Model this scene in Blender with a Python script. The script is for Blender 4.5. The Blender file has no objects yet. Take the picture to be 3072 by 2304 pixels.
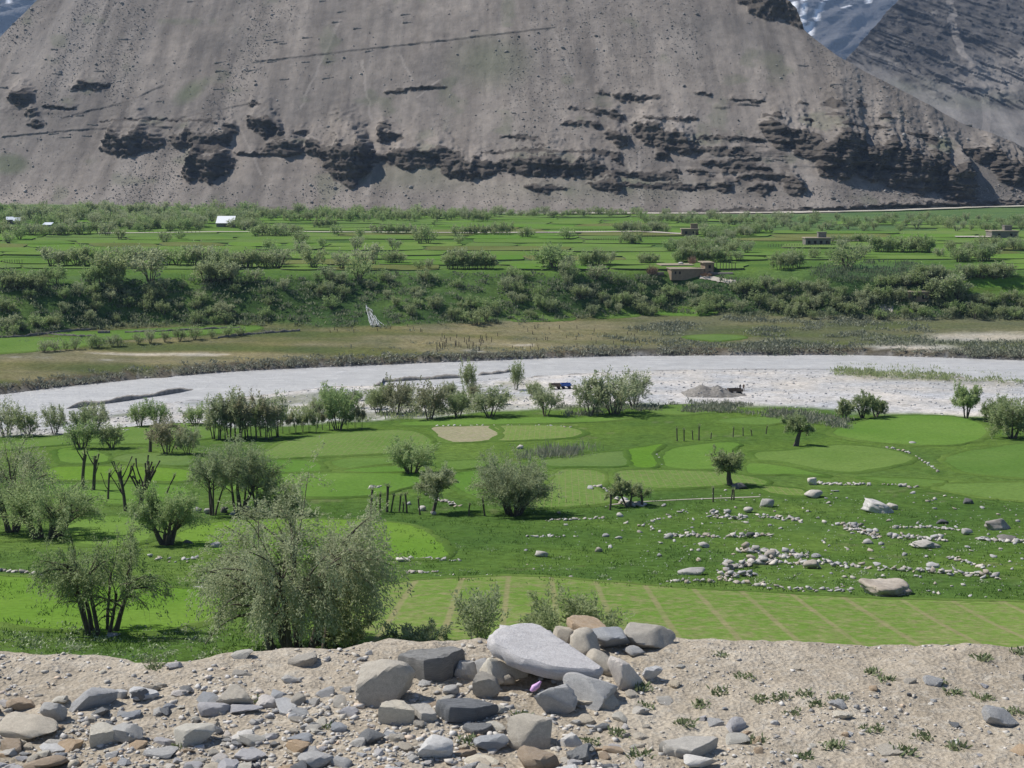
import bpy, bmesh, math, random
import numpy as np
from mathutils import Vector, Matrix, Euler

rng = np.random.default_rng(7)
R = random.Random(11)
SC = bpy.context.scene
COL = SC.collection

# ------------------------------------------------------------------ camera, sky, sun, exposure
S = 1.7                       # valley scale
ZC = 31.5 * S                 # camera height above the river
F = 1407.0                    # focal length in pixels of a 1024 px wide picture
TH = math.atan((384 - 168) / F)
CT, ST = math.cos(TH), math.sin(TH)
cam_d = bpy.data.cameras.new('camera'); cam = bpy.data.objects.new('camera', cam_d); COL.objects.link(cam)
cam.location = (0, 0, ZC); cam.rotation_euler = (math.pi / 2 - TH, 0, 0)
cam_d.sensor_width = 36; cam_d.lens = 36 * F / 1024; cam_d.clip_start = 0.1; cam_d.clip_end = 30000
SC.camera = cam
SUN = Vector((-0.59, 0.20, 0.78)).normalized()
w = bpy.data.worlds.new('World'); SC.world = w; w.use_nodes = True
nt = w.node_tree
sky = nt.nodes.new('ShaderNodeTexSky'); sky.sky_type = 'NISHITA'; sky.sun_disc = False
sky.sun_elevation = math.asin(SUN.z); sky.sun_rotation = math.atan2(SUN.x, SUN.y)
sky.altitude = 3500
nt.links.new(sky.outputs[0], nt.nodes['Background'].inputs[0]); nt.nodes['Background'].inputs[1].default_value = 0.10
sl = bpy.data.lights.new('sun', 'SUN'); sl.energy = 4.8; sl.angle = math.radians(0.53); sl.color = (1, 0.955, 0.88)
so = bpy.data.objects.new('sun', sl); COL.objects.link(so); so.rotation_euler = SUN.to_track_quat('Z', 'Y').to_euler(); so.location = (0, 0, 300)
SC.view_settings.view_transform = 'Standard'; SC.view_settings.look = 'None'
SC.view_settings.exposure = 0.22; SC.view_settings.gamma = 1.0
SC.cycles.max_bounces = 6; SC.cycles.transparent_max_bounces = 8; SC.cycles.volume_bounces = 0
SC.cycles.use_denoising = True

# ------------------------------------------------------------------ numeric helpers
def hash2(ix, iy, seed):
    h = (ix.astype(np.int64) * 374761393 + iy.astype(np.int64) * 668265263 + seed * 974711) & 0xFFFFFFFF
    h = ((h ^ (h >> 13)) * 1274126177) & 0xFFFFFFFF
    h = (h ^ (h >> 16)) & 0xFFFFFF
    return h / float(0xFFFFFF)
def vn(x, y, seed=0):
    x = np.asarray(x, float); y = np.asarray(y, float)
    ix = np.floor(x); iy = np.floor(y); fx = x - ix; fy = y - iy
    fx = fx * fx * (3 - 2 * fx); fy = fy * fy * (3 - 2 * fy)
    a = hash2(ix, iy, seed); b = hash2(ix + 1, iy, seed); c = hash2(ix, iy + 1, seed); d = hash2(ix + 1, iy + 1, seed)
    return (a + (b - a) * fx + (c - a) * fy + (a - b - c + d) * fx * fy) * 2 - 1
def fbm(x, y, seed=0, o=4):
    s = 0; a = 1.0; t = 0
    for k in range(o):
        s = s + a * vn(x * 2 ** k + 17.3 * k, y * 2 ** k - 9.1 * k, seed + k); t += a; a *= 0.5
    return s / t
def ss(a, b, x):
    t = np.clip((x - a) / (b - a), 0, 1); return t * t * (3 - 2 * t)
def mesh_np(name, V, Fc, mats=(), mi=None, smooth=False):
    """uniform n-gon mesh from arrays; Fc may be a list of arrays with different n"""
    me = bpy.data.meshes.new(name)
    if not isinstance(Fc, list): Fc = [Fc]
    Fc = [np.asarray(f, np.int32) for f in Fc if len(f)]
    V = np.asarray(V, np.float32)
    me.vertices.add(len(V)); me.vertices.foreach_set('co', V.ravel())
    loops = np.concatenate([f.ravel() for f in Fc]); tot = np.concatenate([np.full(len(f), f.shape[1], np.int32) for f in Fc])
    st = np.concatenate([[0], np.cumsum(tot)[:-1]]).astype(np.int32)
    me.loops.add(len(loops)); me.loops.foreach_set('vertex_index', loops)
    me.polygons.add(len(tot)); me.polygons.foreach_set('loop_start', st); me.polygons.foreach_set('loop_total', tot)
    if mi is not None: me.polygons.foreach_set('material_index', np.asarray(mi, np.int32))
    for m in mats: me.materials.append(m)
    me.update(calc_edges=True)
    if smooth: me.polygons.foreach_set('use_smooth', np.ones(len(me.polygons), bool))
    return me
def obj(name, me, parent=None, loc=(0, 0, 0), rot=(0, 0, 0), sc=(1, 1, 1)):
    o = bpy.data.objects.new(name, me); COL.objects.link(o)
    if parent is not None: o.parent = parent
    o.location = loc; o.rotation_euler = rot; o.scale = sc if not np.isscalar(sc) else (sc, sc, sc)
    return o
def tag(o, label=None, cat=None, group=None, kind=None):
    if label: o['label'] = label
    if cat: o['category'] = cat
    if group: o['group'] = group
    if kind: o['kind'] = kind
    return o
def attr(me, name, arr, typ='FLOAT'):
    a = me.attributes.new(name, typ, 'POINT')
    if typ == 'FLOAT': a.data.foreach_set('value', np.asarray(arr, np.float32).ravel())
    else: a.data.foreach_set('color', np.asarray(arr, np.float32).ravel())
def quads(nr, nc):
    i = np.arange(nr - 1)[:, None] * nc + np.arange(nc - 1)[None, :]
    return np.stack([i, i + 1, i + nc + 1, i + nc], -1).reshape(-1, 4)

# ------------------------------------------------------------------ materials
class NT:
    def __init__(s, name):
        s.m = bpy.data.materials.new(name); s.m.use_nodes = True; s.t = s.m.node_tree
        s.b = s.t.nodes['Principled BSDF']; s.out = s.t.nodes['Material Output']
        s.b.inputs['Roughness'].default_value = 0.9
        s.b.inputs['Specular IOR Level'].default_value = 0.25
    def n(s, typ, **kw):
        nd = s.t.nodes.new('ShaderNode' + typ)
        for k, v in kw.items():
            if k in nd.inputs.keys(): nd.inputs[k].default_value = v
            else: setattr(nd, k, v)
        return nd
    def l(s, a, b): s.t.links.new(a, b)
    def coord(s, kind='Object', scale=(1, 1, 1)):
        tc = s.n('TexCoord'); mp = s.n('Mapping'); mp.inputs['Scale'].default_value = scale
        s.l(tc.outputs[kind], mp.inputs[0]); return mp.outputs[0]
    def noise(s, vec, scale, detail=4, rough=0.6):
        t = s.n('TexNoise', Scale=scale, Detail=detail, Roughness=rough); s.l(vec, t.inputs['Vector']); return t.outputs['Fac']
    def ramp(s, fac, pts):
        r = s.n('ValToRGB'); e = r.color_ramp.elements
        while len(e) < len(pts): e.new(0.5)
        for el, (p, c) in zip(e, pts): el.position = p; el.color = (*c, 1) if len(c) == 3 else c
        s.l(fac, r.inputs[0]); return r.outputs[0]
    def mix(s, fac, a, b, mode='MIX'):
        m = s.n('MixRGB', blend_type=mode)
        for i, x in enumerate((fac, a, b)):
            if hasattr(x, 'links'): s.l(x, m.inputs[i])
            elif i == 0: m.inputs[0].default_value = x
            else: m.inputs[i].default_value = (*x, 1)
        return m.outputs[0]
    def math(s, op, a, b=0.0):
        m = s.n('Math', operation=op)
        for i, x in enumerate((a, b)):
            if hasattr(x, 'links'): s.l(x, m.inputs[i])
            else: m.inputs[i].default_value = x
        return m.outputs[0]
    def bump(s, h, strength, dist):
        b = s.n('Bump', Strength=strength, Distance=dist); s.l(h, b.inputs['Height']); s.l(b.outputs[0], s.b.inputs['Normal'])
    def base(s, c):
        if hasattr(c, 'links'): s.l(c, s.b.inputs['Base Color'])
        else: s.b.inputs['Base Color'].default_value = (*c, 1)

def g3(v): return (v, v, v)

def mat_ground():
    k = NT('valley_ground'); at = k.n('Attribute', attribute_name='Col'); tc = k.coord('Object')
    n1 = k.noise(tc, 0.05, 5); n2 = k.noise(tc, 0.9, 5, 0.7); n3 = k.noise(tc, 5, 3, 0.7)
    c = k.mix(1.0, at.outputs['Color'], k.ramp(n2, [(0.3, g3(0.62)), (0.7, g3(1.35))]), 'MULTIPLY')
    c = k.mix(1.0, c, k.ramp(n1, [(0.35, (0.82, 0.86, 0.9)), (0.65, (1.16, 1.1, 1.0))]), 'MULTIPLY')
    c = k.mix(1.0, c, k.ramp(n3, [(0.3, g3(0.75)), (0.7, g3(1.2))]), 'MULTIPLY'); k.b.inputs['Specular IOR Level'].default_value = 0.0
    k.base(c); k.bump(k.mix(0.5, n2, n3), 0.8, 0.35); return k.m

def mat_field(name, ca, cb, soil=None, furrow=0.0, fdir=0.0, fscale=0.25, soil_t=(0.45, 0.6)):
    k = NT(name); tc = k.coord('Object'); oi = k.n('ObjectInfo')
    n1 = k.noise(tc, 0.04, 4); n2 = k.noise(tc, 1.6, 5, 0.7)
    c = k.mix(k.ramp(n1, [(0.38, g3(0)), (0.62, g3(1))]), ca, cb)
    if soil:
        n4 = k.noise(tc, 0.9, 7, 0.85)
        c = k.mix(k.ramp(n4, [(soil_t[0], g3(0)), (soil_t[1], g3(1))]), c, soil)
    if furrow:
        mp = k.n('Mapping'); mp.inputs['Rotation'].default_value = (0, 0, fdir); mp.inputs['Scale'].default_value = (1, 0.10, 0.0)
        k.l(tc, mp.inputs[0]); wv = k.n('TexWave', Scale=fscale, Distortion=1.6, Detail=3); wv.inputs['Detail Scale'].default_value = 0.6
        k.l(mp.outputs[0], wv.inputs['Vector'])
        lin = k.ramp(wv.outputs['Fac'], [(0.945, g3(0)), (0.99, g3(furrow))])
        brk = k.ramp(k.noise(tc, 0.15, 3), [(0.3, g3(0.5)), (0.6, g3(1))])
        c = k.mix(k.mix(1, lin, brk, 'MULTIPLY'), c, soil or (0.3, 0.25, 0.17))
    c = k.mix(1.0, c, k.ramp(n2, [(0.3, g3(0.78)), (0.7, g3(1.18))]), 'MULTIPLY')
    c = k.mix(1.0, c, k.ramp(oi.outputs['Random'], [(0, (0.9, 0.94, 0.9)), (1, (1.12, 1.05, 1.08))]), 'MULTIPLY')
    k.b.inputs['Specular IOR Level'].default_value = 0.0; k.base(c); k.bump(n2, 0.5, 0.15); return k.m

def mat_leaf(name, c1, c2, trans=0.48):
    k = NT(name); g = k.n('NewGeometry'); oi = k.n('ObjectInfo')
    c = k.mix(g.outputs['Random Per Island'], c1, c2)
    c = k.mix(1.0, c, k.ramp(oi.outputs['Random'], [(0, (0.84, 0.9, 0.84)), (0.5, (1, 1, 1)), (1, (1.1, 1.08, 1.12))]), 'MULTIPLY')
    k.base(c); k.b.inputs['Roughness'].default_value = 0.6; k.b.inputs['Specular IOR Level'].default_value = 0.25
    tr = k.n('BsdfTranslucent'); k.l(c, tr.inputs[0]); mx = k.n('MixShader'); mx.inputs[0].default_value = trans
    k.l(k.b.outputs[0], mx.inputs[1]); k.l(tr.outputs[0], mx.inputs[2]); k.l(mx.outputs[0], k.out.inputs[0]); return k.m

def mat_bark(name, c1, c2):
    k = NT(name); tc = k.coord('Object', (6, 6, 1.2)); n = k.noise(tc, 2.0, 5)
    k.base(k.ramp(n, [(0.3, c1), (0.7, c2)])); k.bump(n, 0.6, 0.05); return k.m

def mat_rock(name, c1, c2, scale=3.0, strata=0.0, spec=0.3, bdist=0.04):
    k = NT(name); tc = k.coord('Object'); oi = k.n('ObjectInfo'); mp = k.n('Mapping'); k.l(tc, mp.inputs[0])
    k.l(oi.outputs['Random'], mp.inputs['Location'])
    if strata: mp.inputs['Scale'].default_value = (1, 1, strata)
    n = k.noise(mp.outputs[0], scale, 6, 0.65); n2 = k.noise(mp.outputs[0], scale * 7, 4, 0.7)
    c = k.ramp(n, [(0.28, c1), (0.72, c2)])
    c = k.mix(1.0, c, k.ramp(n2, [(0.3, g3(0.7)), (0.7, g3(1.2))]), 'MULTIPLY')
    c = k.mix(1.0, c, k.ramp(oi.outputs['Random'], [(0, (0.78, 0.8, 0.84)), (0.5, (1, 1, 1)), (1, (1.2, 1.14, 1.04))]), 'MULTIPLY')
    k.base(c); k.b.inputs['Roughness'].default_value = 0.8; k.b.inputs['Specular IOR Level'].default_value = spec
    k.bump(k.mix(0.6, n, n2), 0.9, bdist); return k.m

def mat_plain(name, c, rough=0.85, var=0.2, scale=2.0, metal=0.0):
    k = NT(name); tc = k.coord('Object'); n = k.noise(tc, scale, 5)
    k.base(k.mix(1.0, c, k.ramp(n, [(0.3, g3(1 - var)), (0.7, g3(1 + var))]), 'MULTIPLY'))
    k.b.inputs['Roughness'].default_value = rough; k.b.inputs['Metallic'].default_value = metal; return k.m

def mat_mountain(name, scree_a, scree_b, rock_a, rock_b, grn=True, fscale=1.0):
    k = NT(name); tc = k.coord('Object'); rk = k.n('Attribute', attribute_name='rock'); pl = k.n('Attribute', attribute_name='pale'); gr = k.n('Attribute', attribute_name='green')
    n1 = k.noise(tc, 0.012 * fscale, 5); n2 = k.noise(tc, 0.12 * fscale, 6, 0.7)
    vo = k.n('TexVoronoi', Scale=0.55 * fscale); k.l(tc, vo.inputs['Vector'])
    c = k.mix(k.ramp(n1, [(0.35, g3(0)), (0.65, g3(1))]), scree_a, scree_b)
    c = k.mix(1.0, c, k.ramp(n2, [(0.3, g3(0.80)), (0.7, g3(1.16))]), 'MULTIPLY')
    n6 = k.noise(k.coord('Object', (0.07, 0.006, 0.012)), fscale, 4, 0.6); c = k.mix(1.0, c, k.ramp(n6, [(0.32, g3(0.74)), (0.68, g3(1.28))]), 'MULTIPLY')
    n5 = k.noise(tc, 0.8 * fscale, 3, 0.8)
    spk = k.ramp(n5, [(0.60, g3(0)), (0.70, g3(1))]); spd = k.ramp(n5, [(0.28, g3(1)), (0.37, g3(0))])
    c = k.mix(k.math('MULTIPLY', spk, 0.35), c, (0.36, 0.34, 0.325)); c = k.mix(k.math('MULTIPLY', spd, 0.4), c, (0.08, 0.073, 0.068))
    rc = k.mix(k.ramp(n2, [(0.35, g3(0)), (0.65, g3(1))]), rock_a, rock_b)
    c = k.mix(k.math('MULTIPLY', pl.outputs['Fac'], 0.55), c, (0.33, 0.295, 0.265))
    if grn: c = k.mix(k.math('MULTIPLY', gr.outputs['Fac'], 0.7), c, (0.115, 0.135, 0.08))
    c = k.mix(rk.outputs['Fac'], c, rc)
    k.b.inputs['Specular IOR Level'].default_value = 0.05; k.base(c); k.bump(k.mix(0.5, n2, n5), 1.0, 1.1 / fscale); return k.m

M = {}
M['ground'] = mat_ground(); M['tedge'] = mat_plain('turfed_stone_edge', (0.085, 0.10, 0.05), 0.95, 0.4, 0.8)
M['turf'] = mat_field('rough_turf', (0.072, 0.132, 0.028), (0.112, 0.178, 0.042))
M['f_bright'] = mat_field('young_barley', (0.100, 0.195, 0.036), (0.130, 0.225, 0.048))
M['f_lime'] = mat_field('lime_barley', (0.108, 0.212, 0.030), (0.138, 0.24, 0.04))
M['f_mid'] = mat_field('barley', (0.105, 0.185, 0.042), (0.135, 0.215, 0.055))
M['f_dull'] = mat_field('dull_barley', (0.105, 0.175, 0.052), (0.135, 0.205, 0.06))
M['f_pale'] = mat_field('thin_barley', (0.12, 0.205, 0.045), (0.15, 0.23, 0.06), (0.23, 0.215, 0.115), 0.6, 0.35, 0.35, (0.5, 0.68))
M['f_strip'] = mat_field('furrowed_field', (0.105, 0.20, 0.034), (0.14, 0.225, 0.05), (0.26, 0.225, 0.135), 0.6, 0.12, 0.085, (0.46, 0.70))
M['f_soil'] = mat_field('bare_soil_field', (0.27, 0.25, 0.17), (0.32, 0.29, 0.20), (0.24, 0.26, 0.13))
M['f_olive'] = mat_field('olive_pasture', (0.12, 0.14, 0.05), (0.15, 0.175, 0.065))
M['leaf'] = mat_leaf('willow_leaves', (0.265, 0.32, 0.14), (0.40, 0.45, 0.235))
M['leaf_s'] = mat_leaf('silvery_willow_leaves', (0.30, 0.345, 0.185), (0.45, 0.485, 0.295))
M['leaf_g'] = mat_leaf('green_willow_leaves', (0.25, 0.345, 0.13), (0.42, 0.50, 0.235))
M['leaf_b'] = mat_leaf('brownish_willow_twigs', (0.30, 0.285, 0.175), (0.43, 0.415, 0.265))
M['leaf_p'] = mat_leaf('grey_purple_scrub', (0.20, 0.21, 0.15), (0.34, 0.34, 0.255), 0.2)
M['leaf_d'] = mat_leaf('dark_scrub_leaves', (0.135, 0.175, 0.095), (0.26, 0.285, 0.18))
M['grass'] = mat_leaf('meadow_grass', (0.06, 0.125, 0.022), (0.13, 0.215, 0.045), 0.3)
M['herb'] = mat_leaf('pale_flowering_herbs', (0.22, 0.30, 0.13), (0.42, 0.46, 0.30), 0.2)
M['bark'] = mat_bark('willow_bark', (0.06, 0.05, 0.04), (0.14, 0.12, 0.095))
M['deadwood'] = mat_bark('pale_dead_wood', (0.30, 0.27, 0.23), (0.46, 0.43, 0.38))
M['r_grey'] = mat_rock('grey_stone', (0.29, 0.285, 0.275), (0.50, 0.48, 0.46), 1.2)
M['r_light'] = mat_rock('pale_stone', (0.44, 0.425, 0.405), (0.64, 0.61, 0.58), 1.2)
M['r_brown'] = mat_rock('brown_stone', (0.29, 0.25, 0.21), (0.50, 0.455, 0.40), 1.2)
M['r_dark'] = mat_rock('dark_stone', (0.09, 0.09, 0.092), (0.18, 0.175, 0.17), 1.2)
for nm, a, b, st in (('n_grey', (0.43, 0.42, 0.40), (0.62, 0.605, 0.575), 1), ('n_tan', (0.46, 0.41, 0.335), (0.64, 0.585, 0.49), 1),
                     ('n_cream', (0.56, 0.52, 0.43), (0.74, 0.70, 0.61), 1), ('n_white', (0.60, 0.59, 0.57), (0.80, 0.79, 0.77), 1),
                     ('n_slate', (0.17, 0.175, 0.18), (0.33, 0.335, 0.335), 6), ('n_blue', (0.36, 0.37, 0.38), (0.53, 0.54, 0.545), 3),
                     ('n_orange', (0.46, 0.33, 0.21), (0.62, 0.50, 0.37), 3), ('n_lilac', (0.53, 0.505, 0.495), (0.70, 0.675, 0.66), 1)):
    M[nm] = mat_rock('roadside_' + nm[2:] + '_stone', a, b, 9, st, 0.35, 0.012)
M['mtn'] = mat_mountain('scree_slope', (0.175, 0.157, 0.141), (0.26, 0.227, 0.198), (0.06, 0.053, 0.048), (0.135, 0.117, 0.10))  # cliff rock set extra dark, shade of the faces put into its colour
M['mtn_r'] = mat_mountain('side_mountain', (0.20, 0.185, 0.17), (0.25, 0.23, 0.21), (0.05, 0.047, 0.046), (0.13, 0.12, 0.11), True, 0.5)

# ------------------------------------------------------------------ terrain as contour lines seen along each bearing
def zdir(v):
    b = (384 - v) / F; return -ST + b * CT, CT + b * ST
def interp_c(pts):
    xs = [p[0] for p in pts]; ys = [p[1] for p in pts]; return lambda u: np.interp(u, xs, ys)
C_G = interp_c([(-200, 442), (0, 437), (150, 431), (300, 424), (400, 418), (500, 410), (640, 403), (740, 404), (850, 412), (1024, 419), (1200, 424)])
C_W1 = interp_c([(-200, 445), (0, 428), (60, 420), (140, 407), (190, 399.5), (250, 396), (330, 386), (430, 384), (500, 378), (560, 374), (620, 371), (700, 369), (800, 368.5), (850, 369), (940, 374), (1024, 381), (1200, 392)])
C_W2 = interp_c([(-200, 410), (0, 394), (70, 385.5), (140, 378.5), (200, 373.5), (250, 370), (330, 366.5), (450, 361.5), (600, 356), (700, 355), (850, 354.5), (940, 357), (1024, 360), (1200, 368)])
C_F1 = interp_c([(-200, 342), (0, 337), (130, 326), (256, 324), (380, 327), (512, 321), (670, 312), (830, 317), (1024, 318), (1200, 320)])
C_F2 = interp_c([(-200, 286), (0, 283), (100, 281), (256, 278), (380, 273), (512, 272), (650, 274), (770, 278), (860, 292), (940, 293), (1024, 297), (1200, 300)])
C_F3 = interp_c([(-200, 198), (0, 204), (170, 207.5), (341, 211), (530, 213.5), (690, 214), (830, 212.5), (930, 208.5), (1024, 206), (1200, 203)])
Z_F3 = interp_c([(-200, 17.5), (0, 16.5), (170, 15.2), (341, 14.2), (530, 14), (690, 14), (830, 14.6), (930, 15.6), (1024, 16.2), (1200, 17)])
cst = lambda c: (lambda u: np.full_like(np.asarray(u, float), c))
NA, ND = 661, 1500
A_G = np.linspace(-1.3, 1.3, NA); A_G = np.sign(A_G) * (np.abs(A_G / 1.3) ** 1.6) * 1.3
LD = np.linspace(math.log(9.0), math.log(1500.0), ND)
def d_on(vf, zf, a=A_G):
    u = 512 + F * a * CT
    for _ in range(3):
        v = vf(u); u = 512 + F * a * (CT + (384 - v) / F * ST); u = np.clip(u, -250, 1250)
    v = vf(u); zd, yd = zdir(v); z = zf(u) * S
    return (ZC - z) * yd / (-zd), z
conts = []           # (d array, z array, q)
one = np.ones(NA)
conts.append((9.0 * one, 48.6 * one, 0)); conts.append((36.0 * one, 28.3 * one, 0.5))
for q, (v, z) in enumerate([(650, 14.5), (600, 12.2), (560, 9.7), (515, 5.7), (470, 3.8), (445, 2.4)]):
    d, zz = d_on(cst(v), cst(z)); conts.append((d, zz, 1 + q * 0.1))
dG, zG = d_on(C_G, cst(1.0)); conts.append((dG, zG, 2.0))
dW1, zW1 = d_on(C_W1, cst(0.06)); dW1 = np.maximum(dW1, dG + 6); conts.append((dW1, zW1, 3.0))
dW2, zW2 = d_on(C_W2, cst(0.05)); dW2 = np.maximum(dW2, dW1 + 14)
conts.append((dW1 + 3, -0.9 * one, 3.1)); conts.append((dW2 - 3, -0.9 * one, 3.9)); conts.append((dW2, zW2 * 0, 4.0))
conts.append((dW2 + 1.6, 1.9 * one, 4.1))
dF1, zF1 = d_on(C_F1, cst(3.0)); conts.append((dF1, zF1, 5.0))
dF2, zF2 = d_on(C_F2, cst(11.0)); dF2 = np.maximum(dF2, dF1 + 14); conts.append((dF2, zF2, 6.0))
dF3, zF3 = d_on(C_F3, Z_F3); conts.append((dF3, zF3, 7.0)); conts.append((dF3 + 60, zF3 + 8, 7.1)); conts.append((dF3 + 900, zF3 + 10, 7.2))
CD = np.stack([c[0] for c in conts], 1); CZ = np.stack([c[1] for c in conts], 1); CQ = np.array([c[2] for c in conts], float)
ZT = np.empty((NA, ND)); QT = np.empty((NA, ND)); DD = np.exp(LD)
for i in range(NA):
    ZT[i] = np.interp(DD, CD[i], CZ[i]); QT[i] = np.interp(DD, CD[i], CQ)
ker = np.ones(9) / 9                      # soften the breaks of slope, but not the river banks
ZS = np.apply_along_axis(lambda r: np.convolve(np.pad(r, 4, 'edge'), ker, 'valid'), 1, ZT)
soft = 1 - ss(1.9, 2.6, QT) * (1 - ss(4.2, 4.4, QT)); ZT = ZT * (1 - soft) + ZS * soft
def lut(T, x, y):
    y = np.maximum(y, 9.01); a = np.clip(x / y, -1.29, 1.29)
    fi = (np.sign(a) * (np.abs(a / 1.3) ** (1 / 1.6)) + 1) / 2 * (NA - 1)
    fj = np.clip((np.log(y) - LD[0]) / (LD[1] - LD[0]), 0, ND - 1.001)
    i = np.clip(fi.astype(int), 0, NA - 2); j = fj.astype(int); fi = fi - i; fj = fj - j
    return (T[i, j] * (1 - fi) * (1 - fj) + T[i + 1, j] * fi * (1 - fj) + T[i, j + 1] * (1 - fi) * fj + T[i + 1, j + 1] * fi * fj)
def zt(x, y):
    x = np.asarray(x, float); y = np.asarray(y, float)
    z = lut(ZT, x, y); q = lut(QT, x, y)
    wet = ss(2.6, 3.0, q) * (1 - ss(4.05, 4.2, q))
    return z + (1 - wet) * (0.55 * fbm(x / 26, y / 26, 3, 3)) + ss(5.0, 5.2, q) * (1 - ss(5.9, 6.0, q)) * 1.2 * fbm(x / 14, y / 14, 9, 3)
def ground_px(us, vs, dmin=60.0, dmax=1400.0):
    us = np.atleast_1d(np.asarray(us, float)); vs = np.atleast_1d(np.asarray(vs, float)); zd, yd = zdir(vs); ax = (us - 512) / F / yd; m = zd / yd; n = len(us); r = np.arange(n)
    ds = np.exp(np.linspace(math.log(dmin), math.log(dmax), 300)); D = np.broadcast_to(ds, (n, 300))
    for step in range(2):
        g = ZC + m[:, None] * D - zt(ax[:, None] * D, D); below = g < 0; j = np.argmax(below, 1); j = np.maximum(np.where(below.any(1), j, D.shape[1] - 1), 1); d0, d1 = D[r, j - 1], D[r, j]; g0, g1 = g[r, j - 1], g[r, j]
        if step == 0: D = d0[:, None] + (d1 - d0)[:, None] * np.linspace(0, 1, 9)[None]
    d = d0 + (d1 - d0) * np.clip(g0 / (g0 - g1 + 1e-9), 0, 1); x = ax * d
    return np.stack([x, d, zt(x, d)], 1)
def project(P):
    x, y, z = P[..., 0], P[..., 1], P[..., 2] - ZC
    dep = y * CT - z * ST; up = y * ST + z * CT
    return 512 + F * x / dep, 384 - F * up / dep

# the valley floor: one sheet, rows and columns spaced so that near ground is finest
ncol = 620; s_ = np.linspace(-1, 1, ncol); aa = np.sign(s_) * (0.42 * np.minimum(np.abs(s_) / 0.86, 1) + 0.78 * np.clip((np.abs(s_) - 0.86) / 0.14, 0, 1) ** 2)
# depth rows: even in picture height over the middle bearing
prof_d = np.exp(LD); prof_v = project(np.stack([prof_d * 0, prof_d, ZT[NA // 2]], -1))[1]
wgt = np.abs(np.gradient(np.minimum.accumulate(prof_v))) + 0.03 + 0.6 * np.exp(-((prof_d - 405) / 60) ** 2) * np.gradient(prof_d) / 2.0
wgt[prof_d > 1250] = 0.003; cw = np.cumsum(wgt); cw /= cw[-1]
drow = np.interp(np.linspace(0, 1, 480), cw, prof_d)
X = aa[None, :] * drow[:, None]; Y = np.repeat(drow[:, None], ncol, 1); Z = zt(X, Y)
Q = lut(QT, X, Y); PU, PV = project(np.stack([X, Y, Z], -1))
def cmix(a, b, t): return np.asarray(a) * (1 - t[..., None]) + np.asarray(b) * t[..., None]
def blob(u0, v0, ru, rv, u=None, v=None):
    u = PU if u is None else u; v = PV if v is None else v
    return np.clip(1.3 - np.sqrt(((u - u0) / ru) ** 2 + ((v - v0) / rv) ** 2), 0, 1)
nA = fbm(X / 30, Y / 30, 21, 4); nB = fbm(X / 6, Y / 6, 22, 4); nC = fbm(X / 90, Y / 12, 23, 4); nD = fbm(X / 2.2, Y / 2.2, 24, 3)
meadow = cmix((0.085, 0.152, 0.036), (0.118, 0.190, 0.047), ss(-0.4, 0.4, nA + 0.5 * nB))
meadow = cmix(meadow, (0.054, 0.115, 0.024), ss(0.0, 0.6, nB) * 0.6)
meadow = cmix(meadow, (0.10, 0.17, 0.036), (1 - ss(428, 470, PV)) * 0.7)                   # drier meadow towards the river
dirt = ss(0.45, 0.62, nD * 0.5 + nB * 0.6 + 0.1)
meadow = cmix(meadow, (0.19, 0.20, 0.11), dirt * 0.4)
gravel = cmix((0.48, 0.47, 0.465), (0.57, 0.555, 0.55), ss(-0.3, 0.3, nC + 0.4 * nB)); gravel = cmix(gravel, (0.34, 0.33, 0.32), ss(0.15, 0.55, nD + 0.4 * nB) * 0.5)
flood = cmix((0.135, 0.14, 0.065), (0.225, 0.205, 0.125), ss(-0.25, 0.35, nC + 0.25 * nB))
flood = cmix(flood, (0.13, 0.14, 0.085), ss(600, 720, PU) * 0.8)
flood = cmix(flood, (0.10, 0.125, 0.05), ss(0.0, 0.5, -nC + 0.3 * nA))
flood = cmix(flood, (0.43, 0.40, 0.345), ss(0.42, 0.6, nC + 0.3 * nB) * 0.9)
flood = cmix(flood, (0.44, 0.42, 0.38), np.clip(blob(905, 352, 55, 9) * 1.6 + 0.5 * nB, 0, 1) * (blob(905, 352, 60, 10) > 0))
flood = cmix(flood, (0.38, 0.36, 0.31), np.clip(blob(985, 337, 60, 4.5) * 1.6 + 0.5 * nB, 0, 1) * (blob(985, 337, 60, 5) > 0))
slope = cmix((0.055, 0.10, 0.035), (0.10, 0.165, 0.05), ss(-0.3, 0.5, nA + 0.5 * nB))
terr = cmix((0.085, 0.155, 0.04), (0.11, 0.185, 0.045), ss(-0.4, 0.4, nC))
terr = cmix(terr, (0.085, 0.14, 0.06), ss(0.1, 0.5, nA) * 0.6)
terr = cmix(terr, (0.07, 0.13, 0.06), np.clip(blob(880, 274, 70, 10) * 1.5, 0, 1) * 0.9)         # reed bed
terr = cmix(terr, (0.10, 0.16, 0.075), ss(640, 760, PU) * (1 - ss(228, 236, PV)) * 0.7)
foot = cmix((0.26, 0.25, 0.21), (0.30, 0.28, 0.25), ss(-0.3, 0.3, nA))
QW = Q + 0.0
C = meadow
C = cmix(C, gravel, ss(1.96, 2.04, QW + 0.05 * nB)); C = cmix(C, (0.16, 0.15, 0.14), ss(2.97, 3.0, QW) * (1 - ss(4.0, 4.02, QW)))
C = cmix(C, (0.13, 0.115, 0.085), ss(4.0, 4.03, QW)); C = cmix(C, flood, ss(4.1, 4.13, QW + 0.01 * nB))
C = cmix(C, slope, ss(4.95, 5.0, QW + 0.04 * nB)); C = cmix(C, terr, ss(5.95, 6.02, QW + 0.04 * nB)); C = cmix(C, foot, ss(6.985, 7.0, QW + 0.006 * nB))
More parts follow.
